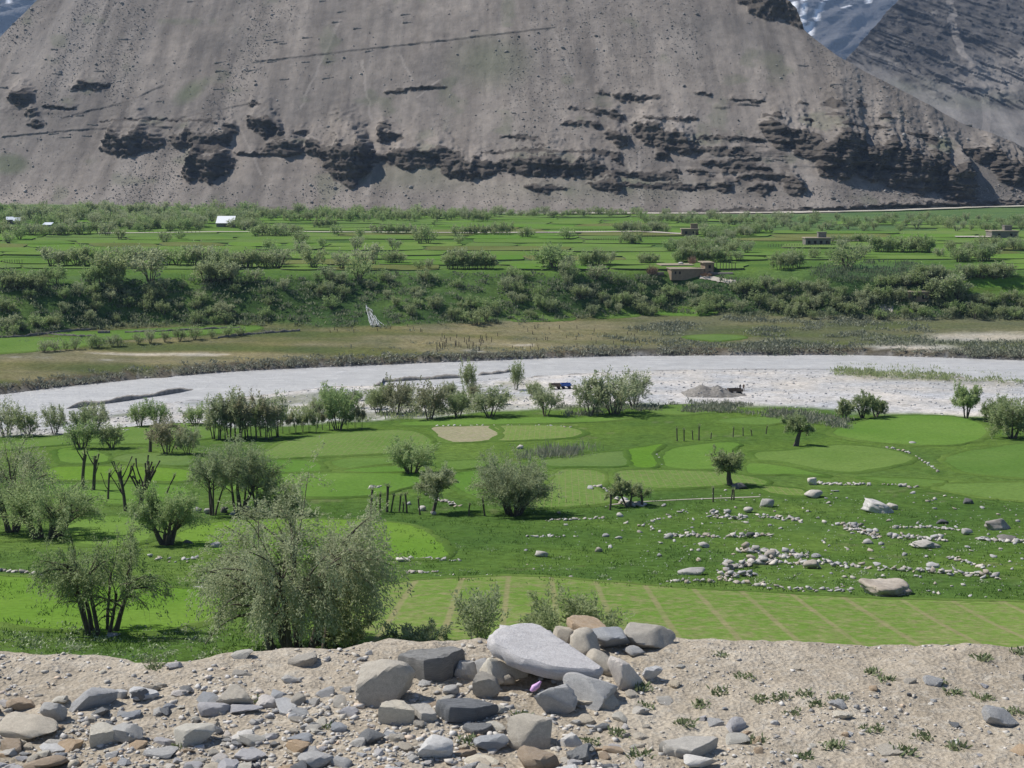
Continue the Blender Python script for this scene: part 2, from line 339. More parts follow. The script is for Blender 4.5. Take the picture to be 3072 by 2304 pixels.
isl = np.clip(blob(905, 374, 60, 6.5) * 2, 0, 1) + np.clip(blob(1010, 381, 70, 5) * 2, 0, 1); isl = np.clip(isl * ss(2.3, 2.5, Q) * (1 - ss(2.9, 2.97, Q)) * (0.7 + 0.6 * nB), 0, 1)
C = cmix(C, (0.26, 0.24, 0.16), isl * 0.75)
strip = ss(2.0, 2.02, Q) * (1 - ss(2.8, 2.9, Q)) * (1 - ss(480, 560, PU)) * ss(-0.15, 0.35, nB + 0.4 * nA)
C = cmix(C, (0.14, 0.16, 0.08), strip * 0.6)
me = mesh_np('valley_floor', np.stack([X, Y, Z], -1).reshape(-1, 3), quads(len(drow), ncol), [M['ground']], smooth=True)
attr(me, 'Col', np.concatenate([C, np.ones(C.shape[:2] + (1,))], -1).reshape(-1, 4), 'FLOAT_COLOR')
tag(obj('valley_floor', me), kind='structure')

# ------------------------------------------------------------------ river
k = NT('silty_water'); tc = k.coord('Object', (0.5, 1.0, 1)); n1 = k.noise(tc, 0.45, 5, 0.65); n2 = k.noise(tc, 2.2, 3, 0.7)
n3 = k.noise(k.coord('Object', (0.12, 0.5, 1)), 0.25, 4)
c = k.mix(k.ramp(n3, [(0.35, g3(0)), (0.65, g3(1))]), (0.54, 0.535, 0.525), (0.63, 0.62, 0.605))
c = k.mix(1.0, c, k.ramp(n1, [(0.3, g3(0.84)), (0.55, g3(1.0)), (0.7, g3(1.2))]), 'MULTIPLY'); c = k.mix(k.ramp(n2, [(0.6, g3(0)), (0.72, g3(0.8))]), c, (0.85, 0.85, 0.84)); k.base(c)  # white noise specks painted into the water colour as sun glints
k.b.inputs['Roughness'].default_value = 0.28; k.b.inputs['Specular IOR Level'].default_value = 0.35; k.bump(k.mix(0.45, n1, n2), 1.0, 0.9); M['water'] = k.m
V = []; nn = 0; ar = np.linspace(60, NA - 61, 260).astype(int)
for i in ar:
    for t in np.linspace(-4, 4, 9):
        d = (dW1[i] + dW2[i]) / 2 + t / 4 * ((dW2[i] - dW1[i]) / 2 + 3.2); V.append((A_G[i] * d, d, 0.02))
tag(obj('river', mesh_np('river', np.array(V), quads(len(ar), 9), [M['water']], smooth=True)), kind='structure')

# ------------------------------------------------------------------ roadside shoulder in front of the camera
ZSH = ZC - 2.4
edge_px = [(-60, 657), (0, 657), (60, 659), (100, 662), (155, 664), (195, 658), (235, 653), (280, 650), (340, 652), (388, 642), (420, 645), (560, 641), (683, 640), (750, 640.5), (839, 644), (930, 646), (1024, 648), (1100, 648)]
ex, ey = [], []
for (u, v) in edge_px:
    zd, yd = zdir(v); d = 2.4 * yd / (-zd); ex.append((u - 512) / F / yd * d); ey.append(d)
ex = np.array([-60] + ex + [60]); ey = np.array([ey[0]] + ey + [ey[-1]])
def zsh(x, y):
    x = np.asarray(x, float); y = np.asarray(y, float)
    e = np.interp(x, ex, ey) + 0.05 * fbm(x / 0.35, x * 0 + 3, 41, 3)
    t = y - e; drop = np.where(t > 0, 0.85 * (np.sqrt(t * t + 0.02) - 0.141) + 0.0, 0)
    bump = 0.026 * fbm(x / 0.45, y / 0.45, 42, 4) + 0.015 * fbm(x / 0.08, y / 0.08, 44, 3)
    return ZSH + bump - drop
def sh_px(u, v):
    zd, yd = zdir(v); d = 2.4 * yd / (-zd); x = (u - 512) / F / yd * d; return x, d
xs = np.concatenate([np.linspace(-45, -3.4, 60)[:-1], np.linspace(-3.4, 3.4, 340), np.linspace(3.4, 45, 60)[1:]])
ys = np.concatenate([np.linspace(-12, 4.8, 40)[:-1], np.linspace(4.8, 7.6, 170), np.linspace(7.6, 12, 40)[1:]])
XX, YY = np.meshgrid(xs, ys); ZZ = zsh(XX, YY)
k = NT('gravelly_earth'); tc = k.coord('Object'); n1 = k.noise(tc, 2.2, 5); n2 = k.noise(tc, 14, 6, 0.75); n3 = k.noise(tc, 70, 4, 0.8)
vo = k.n('TexVoronoi', Scale=42.0); k.l(tc, vo.inputs['Vector'])
c = k.ramp(n1, [(0.32, (0.37, 0.315, 0.24)), (0.55, (0.47, 0.405, 0.315)), (0.72, (0.54, 0.475, 0.38))])
c = k.mix(k.ramp(n2, [(0.5, g3(0)), (0.64, g3(0.7))]), c, (0.52, 0.48, 0.41)); c = k.mix(k.ramp(n2, [(0.32, g3(0.8)), (0.44, g3(0))]), c, (0.22, 0.19, 0.15))
c = k.mix(1.0, c, k.ramp(n3, [(0.3, g3(0.65)), (0.7, g3(1.3))]), 'MULTIPLY')
k.base(c); k.bump(k.mix(0.6, n2, k.mix(0.5, n3, vo.outputs['Distance'])), 1.0, 0.03); M['earth'] = k.m
tag(obj('roadside_shoulder', mesh_np('roadside_shoulder', np.stack([XX, YY, ZZ], -1).reshape(-1, 3), quads(len(ys), len(xs)), [M['earth']], smooth=True)), kind='structure')

# ------------------------------------------------------------------ the scree mountain across the valley
SKY = interp_c([(-400, 190), (-150, 175), (0, 37), (37, 0), (70, -40), (120, -90), (400, -150), (690, -110), (740, -45), (778, 0), (791, 9), (805, 31), (812, 37), (837, 56), (868, 74), (906, 94), (960, 123), (982, 131), (1024, 148), (1120, 188), (1400, 198)])
def front(t):                                   # height of the slope above its foot, t metres beyond it
    L = 30 * S; return 0.72 * t - 0.30 * L * (1 - np.exp(-np.maximum(t, 0) / L))
mcol = np.concatenate([np.linspace(-0.62, -0.385, 45)[:-1], np.linspace(-0.385, 0.385, 960), np.linspace(0.385, 0.62, 45)[1:]])
d3 = np.interp(mcol, A_G, dF3) - 2.0; z3 = np.interp(mcol, A_G, zF3) - 0.6
u3 = 512 + F * mcol * CT; vb = C_F3(u3) + 1.0
usk = u3.copy()
for _ in range(3): usk = 512 + F * mcol * (CT + (384 - SKY(usk)) / F * ST)
vtop = np.maximum(SKY(usk), -75); vtop = np.minimum(vtop, vb - 6)
NR = 330; tt = np.linspace(0, 1, NR)
VV = vb[None] + (vtop - vb)[None] * tt[:, None]
zd, yd = zdir(VV); sl_ = zd / yd
lo = np.tile(d3[None], (NR, 1)); hi = lo + 1500.0
for _ in range(34):
    mid = (lo + hi) / 2; ab = z3[None] + front(mid - d3[None]) - (ZC + sl_ * mid); lo = np.where(ab < 0, mid, lo); hi = np.where(ab < 0, hi, mid)
MD = (lo + hi) / 2; MD[0] = d3; MZ = z3[None] + front(MD - d3[None]); MX = mcol[None] * MD
MU = 512 + F * mcol[None] * yd / 1.0 * 1.0
MV = VV
cliffs = [  # u list, top v list, bottom v list
 ([99,111,139,150,164],[147,141,137,137,138],[152,159,157,151,145]), ([167,175,182,195,205,225,235],[139,136,134,133,134,133,135],[144,150,147,150,154,150,141]),
 ([182,190,200,216,228,235],[173,162,158,158,158,159],[178,183,184,182,174,162]), ([245,254,270,280,288],[119,121,124,126,134],[124,136,140,141,138]),
 ([259,270,285,295,305],[152,147,144,143,146],[155,155,157,157,151]), ([305,318,328,341,355,366,374],[141,144,152,153,150,149,156],[152,158,172,186,188,183,170]),
 ([293,303,313],[130,131,133],[133,137,136]), ([8,20,36],[97,94,92],[103,106,102]), ([23,32,40],[113,111,113],[116,119,116]), ([26,36,46],[121,121,122],[125,128,125]),
 ([66,80,95,111],[88,85,84,83],[91,92,91,86]), ([43,60,80],[105,106,106],[107,109,108]), ([222,232,241],[124,124,129],[128,134,133]), ([99,130,160,215],[122,119,119,120],[123,121,121,123]),
 ([134,147],[128,129],[132,132]), ([110,140,175],[127,126,127],[128,128,129]), ([247,262],[102,101],[107,106]), ([247,256],[113,118],[119,128]),
 ([387,400,415,430,440,464],[155,154,153,151,153,150],[163,171,171,168,170,160]), ([440,455,470,500,520,540,550,565,590,613],[158,163,164,163,161,160,158,163,165,171],[172,180,183,173,175,178,179,178,180,174]),
 ([586,600,615,625],[181,181,182,185],[183,190,196,189]), ([523,540,568],[184,185,188],[187,193,190]), ([583,600,615,628],[109,110,113,118],[111,114,120,125]), ([602,615,629],[130,133,140],[134,145,147]),
 ([608,616,623],[150,157,163],[154,166,168]), ([630,645,660,682,698],[128,128,131,140,144],[133,144,149,156,152]), ([654,668],[151,152],[160,163]), ([668,680],[170,171],[175,178]),
 ([383,405,430,449],[93,89,87,87],[95,93,90,89]), ([593,611],[92,93],[95,96]), ([611,630,645,661],[93,95,96,94],[98,102,100,96]), ([378,390,405],[123,134,135],[142,142,138]), ([378,391],[122,123],[129,129]),
 ([497,520,540],[137,137,137],[139,141,139]), ([534,546],[143,144],[146,147]), ([566,580],[107,108],[109,111]), ([341,374],[146,147],[149,150]),
 ([709,722,734],[184,184,184],[188,194,190]), ([782,795,804],[180,182,184],[190,198,192]), ([745,760,776],[187,187,188],[191,196,193]), ([720,745,770],[168,165,168],[172,172,175]), ([690,720,750],[150,149,151],[154,156,156]), ([690,730,765],[138,136,139],[140,140,142]),
 ([700,725,760],[160,160,159],[165,167,164]), ([735,765,790],[176,174,178],[180,181,184]), ([685,700,715],[171,171,174],[174,176,177]),
 ([758,775,790,805,820],[121,125,131,136,141],[128,146,150,155,152]), ([790,805,820,840,860,880,900,920,940,955,965,974],[150,146,142,142,148,153,158,164,169,170,178,195],[152,160,172,182,177,187,192,196,199,204,204,201]),
 ([958,975,988,1000,1012,1030],[149,150,153,160,165,168],[150,160,171,181,190,187]), ([794,806],[102,102],[105,105]), ([819,832,843],[101,100,101],[105,109,107]), ([851,863],[102,103],[109,110]),
 ([819,837],[113,114],[116,117]), ([760,779],[114,114],[117,117]), ([797,813],[118,119],[121,122]), ([874,888],[114,115],[117,119]), ([831,859],[122,126],[125,129]), ([860,884],[127,128],[130,131]),
 ([896,912,931],[132,134,140],[133,139,147]), ([729,766],[99,100],[102,103]), ([735,760],[104,105],[106,107]), ([694,712],[93,93],[96,96]), ([712,730],[107,107],[109,109]),
 ([725,745,757,780,795,806],[-14,-10,-6,2,11,28],[-8,10,19,21,28,32]),
 ([0,150,250],[136,124,103],[137.4,125.2,104]), ([250,330,420,500,557],[62,53,43,34,27],[63,54.2,44.4,35.4,28]), ([60,130,165],[118,100,84],[119,101,85]),
 ([150,300,450,600,700],[205,207.4,210,211,211],[207,209,211.4,212.4,212.6]), ([690,760,810,850,880,910,940,980,1030],[211,209.5,208,207,205,203,203,202,201],[213,212.5,212,211,209.5,208,206.5,205,203.5]),
 ([931,960,985],[141,148,156],[142,150,158]),
 ([235,247,262],[150,152,152],[153,156,156]), ([372,380,392],[158,156,155],[166,164,162]), ([610,640,680],[172,172,176],[176,179,182]), ([620,650,685,712],[183,184,185,186],[186,189,191,190]), ([560,590,612],[150,151,153],[152,155,157]), ([480,520,560],[151,150,150],[153,153,153]), ([640,670,700],[118,117,119],[120,121,122]), ([560,585,600],[121,122,124],[124,126,128])]
wu = MU + 4.0 * fbm(MU / 16, MV / 10, 51, 3) + 2.2 * vn(MU / 3, MV / 2, 52); wv = MV + 2.2 * fbm(MU / 14, MV / 9, 53, 3) + 1.7 * vn(MU / 3.4, MV / 3, 55)
push = np.zeros_like(MD); face = np.zeros_like(MD); mpp = MD / F
for (us, tp, bt) in cliffs:
    thin = max(np.array(bt) - np.array(tp)) < 2.2
    cu, cv = (MU, MV + 0.35 * vn(MU / 9, MV * 0, 57)) if thin else (wu, wv)
    up_ = np.maximum(np.interp(cu, us, tp) - cv, 0); wd_ = 4.0 + 0.7 * up_
    end = np.clip((cu - us[0]) / wd_, 0, 1) * np.clip((us[-1] - cu) / wd_, 0, 1)
    T = np.interp(cu, us, tp); B = np.interp(cu, us, bt); h = np.maximum(B - T, 0.8) * (0.35 + 0.65 * end)
    hs = h
    if not thin: B = B + 0.22 * h * fbm(cu / 7, cu * 0 + us[0], 58, 3); h = h * (1.08 + 0.3 * fbm(cu / 9, cu * 0 + us[0] + 7, 59, 3))
    T = B - h; f = np.clip((B - cv) / h, 0, 1) * np.exp(-np.maximum(T - cv, 0) / np.maximum(5.0, 0.75 * hs)) * np.clip(end * 2, 0, 1)
    push = np.maximum(push, f * 1.30 * hs * mpp); inside = ss(0.0, 0.08, f) * (cv > T - 0.15 * h) * np.clip(end * 2, 0, 1); face = np.maximum(face, inside * (0.35 if thin else 1))
ledge = np.clip(blob(745, 160, 75, 34, MU, MV) * 1.6, 0, 1) * (MV > 126) * (1 - ss(785, 800, MU + (MV - 160) * -0.7))
ledge = np.maximum(ledge, 0.7 * np.clip(blob(330, 150, 90, 22, MU, MV), 0, 1)); ledge = np.maximum(ledge, 0.6 * np.clip(blob(150, 133, 90, 18, MU, MV), 0, 1)); ledge = np.maximum(ledge, 0.7 * np.clip(blob(620, 130, 60, 30, MU, MV), 0, 1)); ledge = np.maximum(ledge, 0.7 * np.clip(blob(520, 165, 110, 18, MU, MV), 0, 1)); ledge = np.maximum(ledge, 0.55 * np.clip(blob(30, 108, 50, 20, MU, MV), 0, 1)); ledge = np.maximum(ledge, 0.6 * np.clip(blob(850, 115, 50, 16, MU, MV), 0, 1)); ledge = np.maximum(ledge, 0.7 * np.clip(blob(860, 165, 90, 22, MU, MV), 0, 1))
strat = np.round(fbm(MX / 30, (MZ + 0.06 * MX) / 3.4, 61, 3) * 3.0 + vn(MX / 40, (MZ + 0.06 * MX) / 2.6, 62)) / 3.0
fine = fbm(MX / 4.5, MZ / 3.0, 63, 3)
push += face * (3.4 * strat + 2.2 * fine) + ledge * (2.8 * strat + 1.2 * fine) * ss(-0.15, 0.35, fbm(MX / 34, (MZ + 0.06 * MX) / 7, 64, 2))
gul = fbm(MX / 14, (MZ + 0.3 * MX) / 130, 65, 3) * 1.3 + 6.0 * fbm(MX / 160, MZ / 260, 66, 2) + 0.8 * fbm(MX / 7, MZ / 9, 67, 3)
gate = ss(0, 0.06, tt)[:, None]
MYp = MD - (push + gul * 1.0) * gate
vis = np.stack([MX, MYp, MZ], -1)
# behind the crest the ridge falls away
nb = 22; bd = (np.linspace(0, 1, nb + 1)[1:] ** 1.5 * 260)[:, None]
back = np.stack([np.repeat(mcol[None], nb, 0) * (MD[-1][None] + bd), MYp[-1][None] + bd, np.maximum(MZ[-1][None] - np.where(bd < 12, bd * bd / 12 * 0.5, 6 + (bd - 12) * 0.85), -3)], -1)
PM = np.concatenate([vis, back], 0)
rockm = np.clip(face * 1.1 + ledge * 0.45 * ss(-0.1, 0.3, fine + strat), 0, 1)
pale = np.clip(ss(0.18, 0.5, fbm(MX / 24, (MZ + 0.5 * MX) / 150, 71, 3)) * 0.9 + blob(700, 122, 70, 12, MU, MV) * 0.7 + blob(682, 45, 12, 20, MU - (MV - 45) * 0.6, MV) + 0.8 * blob(40, 55, 50, 40, MU, MV), 0, 1)
for (u0, v0, u1, v1) in ((400, 55, 413, 82), (555, 35, 573, 78), (627, 160, 643, 205), (638, 150, 640, 205), (362, 60, 372, 120), (378, 150, 366, 195), (440, 80, 418, 98), (950, 132, 985, 150), (976, 140, 1000, 160), (240, 130, 262, 175), (340, 20, 300, 110), (120, 0, 60, 90)):
    t = np.clip((MV - v0) / (v1 - v0), 0, 1); pale = np.maximum(pale, (np.abs(MU - (u0 + (u1 - u0) * t) + 1.5 * vn(MV / 6, MV * 0, 72)) < 1.3) * (MV > v0) * (MV < v1) * 0.9)
green = np.clip(blob(490, 62, 40, 26, MU, MV) * 0.7 + blob(8, 164, 18, 10, MU, MV) * 1.6 + blob(190, 92, 12, 12, MU + (MV - 92) * 0.8, MV) * 1.2 + blob(600, 190, 130, 14, MU, MV) * 0.35 + blob(935, 145, 14, 8, MU, MV) + 0.5 * ss(0.3, 0.6, fbm(MU / 30, MV / 20, 73, 3)) + blob(420, 175, 60, 16, MU, MV) * 0.5, 0, 1)
ext = lambda A: np.concatenate([A, np.repeat(A[-1:], nb, 0)], 0)
me = mesh_np('scree_mountain', PM.reshape(-1, 3), quads(NR + nb, len(mcol)), [M['mtn']], smooth=False)
attr(me, 'rock', ext(rockm)); attr(me, 'pale', ext(pale)); attr(me, 'green', ext(green))
tag(obj('scree_mountain', me), kind='structure')
PMU, PMV = project(vis)
def mtn_px(u, v):
    j = np.argmin(np.abs(PMU[NR // 2] - u)); j2 = j
    for _ in range(2):
        i = np.argmin(np.abs(PMV[:, j2] - v)); j2 = np.argmin(np.abs(PMU[i] - u))
    return vis[i, j2]

def side_mountain(name, a0, a1, nc, nr, dbase, zbase, slope, skyf, vcap, mat, disp, rock_fn, seed, strata_dip):
    a = np.linspace(a0, a1, nc); u = 512 + F * a * CT
    for _ in range(3): u = 512 + F * a * (CT + (384 - np.maximum(skyf(u), vcap)) / F * ST)
    vt = np.maximum(skyf(u), vcap); zd, yd = zdir(vt); m = zd / yd
    # slope line meets the skyline ray at depth dt
    dt = (zbase - slope * dbase - ZC) / (m - slope); dt = np.clip(dt, dbase + 20, dbase * 4)
    t = np.linspace(0, 1, nr)[:, None]; D = dbase + (dt[None] - dbase) * t; Zm = zbase + slope * (D - dbase); Xm = a[None] * D
    q = Zm + strata_dip * Xm
    dsp = disp * (fbm(Xm / (disp * 6), Zm / (disp * 5), seed, 5) + 0.7 * np.round(fbm(Xm / (disp * 5), q / (disp * 1.1), seed + 3, 4) * 4) / 4 + 0.45 * fbm(Xm / disp, q / (disp * 0.5), seed + 5, 4) + 0.12 * fbm(Xm / (disp * 0.35), q / (disp * 0.2), seed + 9, 3))
    rk = rock_fn(Xm, Zm, D); D2 = D - dsp * (0.25 + 0.9 * rk) * ss(0, 0.05, t)
    P = np.stack([Xm, D2, Zm], -1); b = np.array([30, 120, 500, 1500.0])[:, None] * dbase / 2000
    bk = np.stack([a[None] * (D[-1][None] + b), D2[-1][None] + b, np.maximum(Zm[-1][None] - 0.9 * b, -3)], -1)
    P = np.concatenate([P, bk], 0); me = mesh_np(name, P.reshape(-1, 3), quads(len(P), nc), [mat], smooth=False)
    ex_ = lambda A: np.concatenate([A, np.repeat(A[-1:], 4, 0)], 0)
    attr(me, 'rock', ex_(rk)); return me, P[:nr], ex_
def rk_r(Xm, Zm, D):
    U, Vv = project(np.stack([Xm, D, Zm], -1))
    r = ss(-0.25, 0.15, fbm(Xm / 180, (Zm + 0.55 * Xm) / 60, 81, 4) + 0.9 * (1 - ss(15, 118, Vv + (U - 900) * 0.22 * -1 + 0)) - 0.12)
    return np.clip(r * (1 - 0.85 * ss(95, 135, Vv - (1024 - U) * 0.18)), 0, 1)
skyR = interp_c([(780, 150), (835, 95), (846, 59), (853, 51), (870, 30), (897, 0), (930, -40), (960, -80), (1400, -80)])
me, P, ex_ = side_mountain('side_mountain', 0.215, 0.46, 440, 300, 2050.0, 20.0, 0.62, skyR, -70, M['mtn_r'], 26.0, rk_r, 83, 0.55)
U, Vv = project(P); pale = np.clip(blob(1000, 75, 70, 26, U, Vv) * 0.9 + 0.8 * (np.abs(U - np.interp(Vv, [0, 20, 40, 55, 75], [948, 952, 957, 965, 985]) + 3 * vn(Vv / 5, U / 40, 85)) < 4.0) + 0.5 * ss(0.2, 0.5, fbm(U / 25, Vv / 12, 86, 3)), 0, 1)
rk_at = me.attributes['rock']; arr = np.empty(len(me.vertices), np.float32); rk_at.data.foreach_get('value', arr)
arr = arr * (1 - 0.8 * np.concatenate([pale, np.repeat(pale[-1:], 4, 0)], 0).ravel()); rk_at.data.foreach_set('value', arr)
attr(me, 'pale', ex_(pale)); attr(me, 'green', ex_(np.clip(blob(985, 100, 60, 10, U, Vv) * 0.5 + blob(915, 85, 30, 10, U, Vv) * 0.5, 0, 1)))
tag(obj('side_mountain', me), kind='structure')

# the snowy range far behind, on both sides of the scree mountain
k = NT('snowy_range'); rk = k.n('Attribute', attribute_name='snow'); tc = k.coord('Object'); n1 = k.noise(tc, 0.004, 6, 0.7)
c = k.ramp(n1, [(0.35, (0.045, 0.045, 0.05)), (0.65, (0.11, 0.107, 0.11))]); k.base(k.mix(rk.outputs['Fac'], c, (0.86, 0.87, 0.9))); k.bump(n1, 0.8, 60); M['far'] = k.m
skyF = interp_c([(-400, -60), (1400, -60)])
me, P, ex_ = side_mountain('snowy_range', -0.75, 0.75, 460, 160, 6000.0, 20.0, 0.75, skyF, -60, M['far'], 110.0, lambda Xm, Zm, D: np.ones_like(Xm), 91, -0.5)
U, Vv = project(P); snow = np.zeros_like(U)
wob = 1.2 * fbm(U / 5, Vv / 5, 93, 3)
for pl, wd in (([(828, -30), (826, 0), (819, 9), (816, 20), (810, 25), (811, 34)], 2.4), ([(790, -30), (793, 6), (797, 17)], 1.6), ([(803, 26), (811, 36)], 2.2), ([(843, -20), (843, 12)], 0.9), ([(860, -20), (850, 6)], 1.0), ([(870, -20), (868, 3)], 1.0), ([(20, -30), (6, 6)], 1.2)):
    uu_ = np.interp(Vv, [p[1] for p in pl], [p[0] for p in pl]); snow = np.maximum(snow, ((np.abs(U - uu_ + wob) < wd) * (Vv < pl[-1][1])).astype(float))
snow = np.maximum(snow, ss(0.3, 0.45, fbm(U / 9, Vv / 5, 94, 4) + (-14 - Vv) / 14))
attr(me, 'snow', ex_(snow)); tag(obj('snowy_range', me), kind='structure')

# air
hx = bpy.data.meshes.new('haze'); bm = bmesh.new(); bmesh.ops.create_cube(bm, size=1); bm.to_mesh(hx); bm.free()
hz = obj('haze', hx, None, (0, 6900, 1050), (0, 0, 0), (22000, 14200, 2112)); tag(hz, kind='stuff')
hm = bpy.data.materials.new('air'); hm.use_nodes = True; ht = hm.node_tree
for nd in list(ht.nodes):
    if nd.type == 'BSDF_PRINCIPLED': ht.nodes.remove(nd)
pv = ht.nodes.new('ShaderNodeVolumePrincipled'); pv.inputs['Color'].default_value = (0.45, 0.65, 1.0, 1); pv.inputs['Density'].default_value = 5.0e-5; pv.inputs['Anisotropy'].default_value = 0.1
ht.links.new(pv.outputs[0], ht.nodes['Material Output'].inputs['Volume']); hx.materials.append(hm)

# ------------------------------------------------------------------ field plots, each a sheet on the valley floor with a low earth edge
def field(px, mat, off=0.15, rings=0, name='field', smooth_pts=10, skirt=0.0, jit=0.25):
    p = np.array(px, float); n = len(p); t = np.arange(n * smooth_pts) / smooth_pts; i = np.floor(t).astype(int); f = (t - i)[:, None]
    P0, P1, P2, P3 = p[(i - 1) % n], p[i % n], p[(i + 1) % n], p[(i + 2) % n]       # Catmull-Rom outline
    q = 0.5 * (2 * P1 + (P2 - P0) * f + (2 * P0 - 5 * P1 + 4 * P2 - P3) * f ** 2 + (3 * P1 - P0 - 3 * P2 + P3) * f ** 3)
    g = ground_px(q[:, 0], q[:, 1]); b = g[:, :2] + jit * np.stack([vn(g[:, 0] / 1.5, g[:, 1] / 1.5, 5), vn(g[:, 0] / 1.5, g[:, 1] / 1.5, 6)], 1); c = b.mean(0); m = len(b)
    if not rings: rings = int(np.clip(np.ptp(b, axis=0).max() / 3.0, 6, 34))
    rr = np.linspace(0, 1, rings + 1)[1:]; V = [np.array([[c[0], c[1], 0]])]
    for r in rr: V.append(np.concatenate([c + (b - c) * r, np.zeros((m, 1))], 1))
    V = np.concatenate(V); V[:, 2] = zt(V[:, 0], V[:, 1]) + off
    k_ = np.arange(m); k1 = (k_ + 1) % m; T = np.stack([np.zeros(m, int), 1 + k_, 1 + k1], 1); Qd = []
    for r in range(rings - 1): Qd.append(np.stack([1 + r * m + k_, 1 + (r + 1) * m + k_, 1 + (r + 1) * m + k1, 1 + r * m + k1], 1))
    o = tag(obj(name, mesh_np(name, V, [T, np.concatenate(Qd[:rings - 1] if 0 else Qd)], [M[mat]], smooth=True)), kind='structure')
    else_ = not skirt
    if else_:                                                         # unmown turf round the plot
        nx = np.roll(b, -1, 0) - np.roll(b, 1, 0); nrm = np.stack([nx[:, 1], -nx[:, 0]], 1); nrm /= np.linalg.norm(nrm, axis=1)[:, None] + 1e-9
        if np.sum((b - c) * nrm) < 0: nrm = -nrm
        wdt = (1.0 + 0.7 * vn(b[:, 0] / 3, b[:, 1] / 3, 8))[:, None] * (0.55 + c[1] / 500); rings3 = [b - nrm * 0.15, b + nrm * wdt * 0.5, b + nrm * wdt]; W3 = []
        for q_, zo in zip(rings3, (0.17, 0.24, 0.02)): W3.append(np.concatenate([q_, zt(q_[:, 0], q_[:, 1])[:, None] + zo], 1))
        obj('turf_border', mesh_np('turf_border', np.concatenate(W3), np.concatenate([np.stack([k_, k_ + m, k1 + m, k1], 1), np.stack([k_ + m, k_ + 2 * m, k1 + 2 * m, k1 + m], 1)]), [M['turf']]), o)
    if skirt:                                                        # the dry-stone and turf face of a terrace
        a_ = V[1 + (rings - 1) * m:1 + rings * m]; lo2 = a_.copy(); lo2[:, 2] -= skirt; lo2[:, :2] += (a_[:, :2] - c) * 0.004
        W2 = np.concatenate([a_, lo2]); obj('terrace_edge', mesh_np('terrace_edge', W2, np.stack([k_, k_ + m, k1 + m, k1], 1), [M['tedge']]), o)
    return o
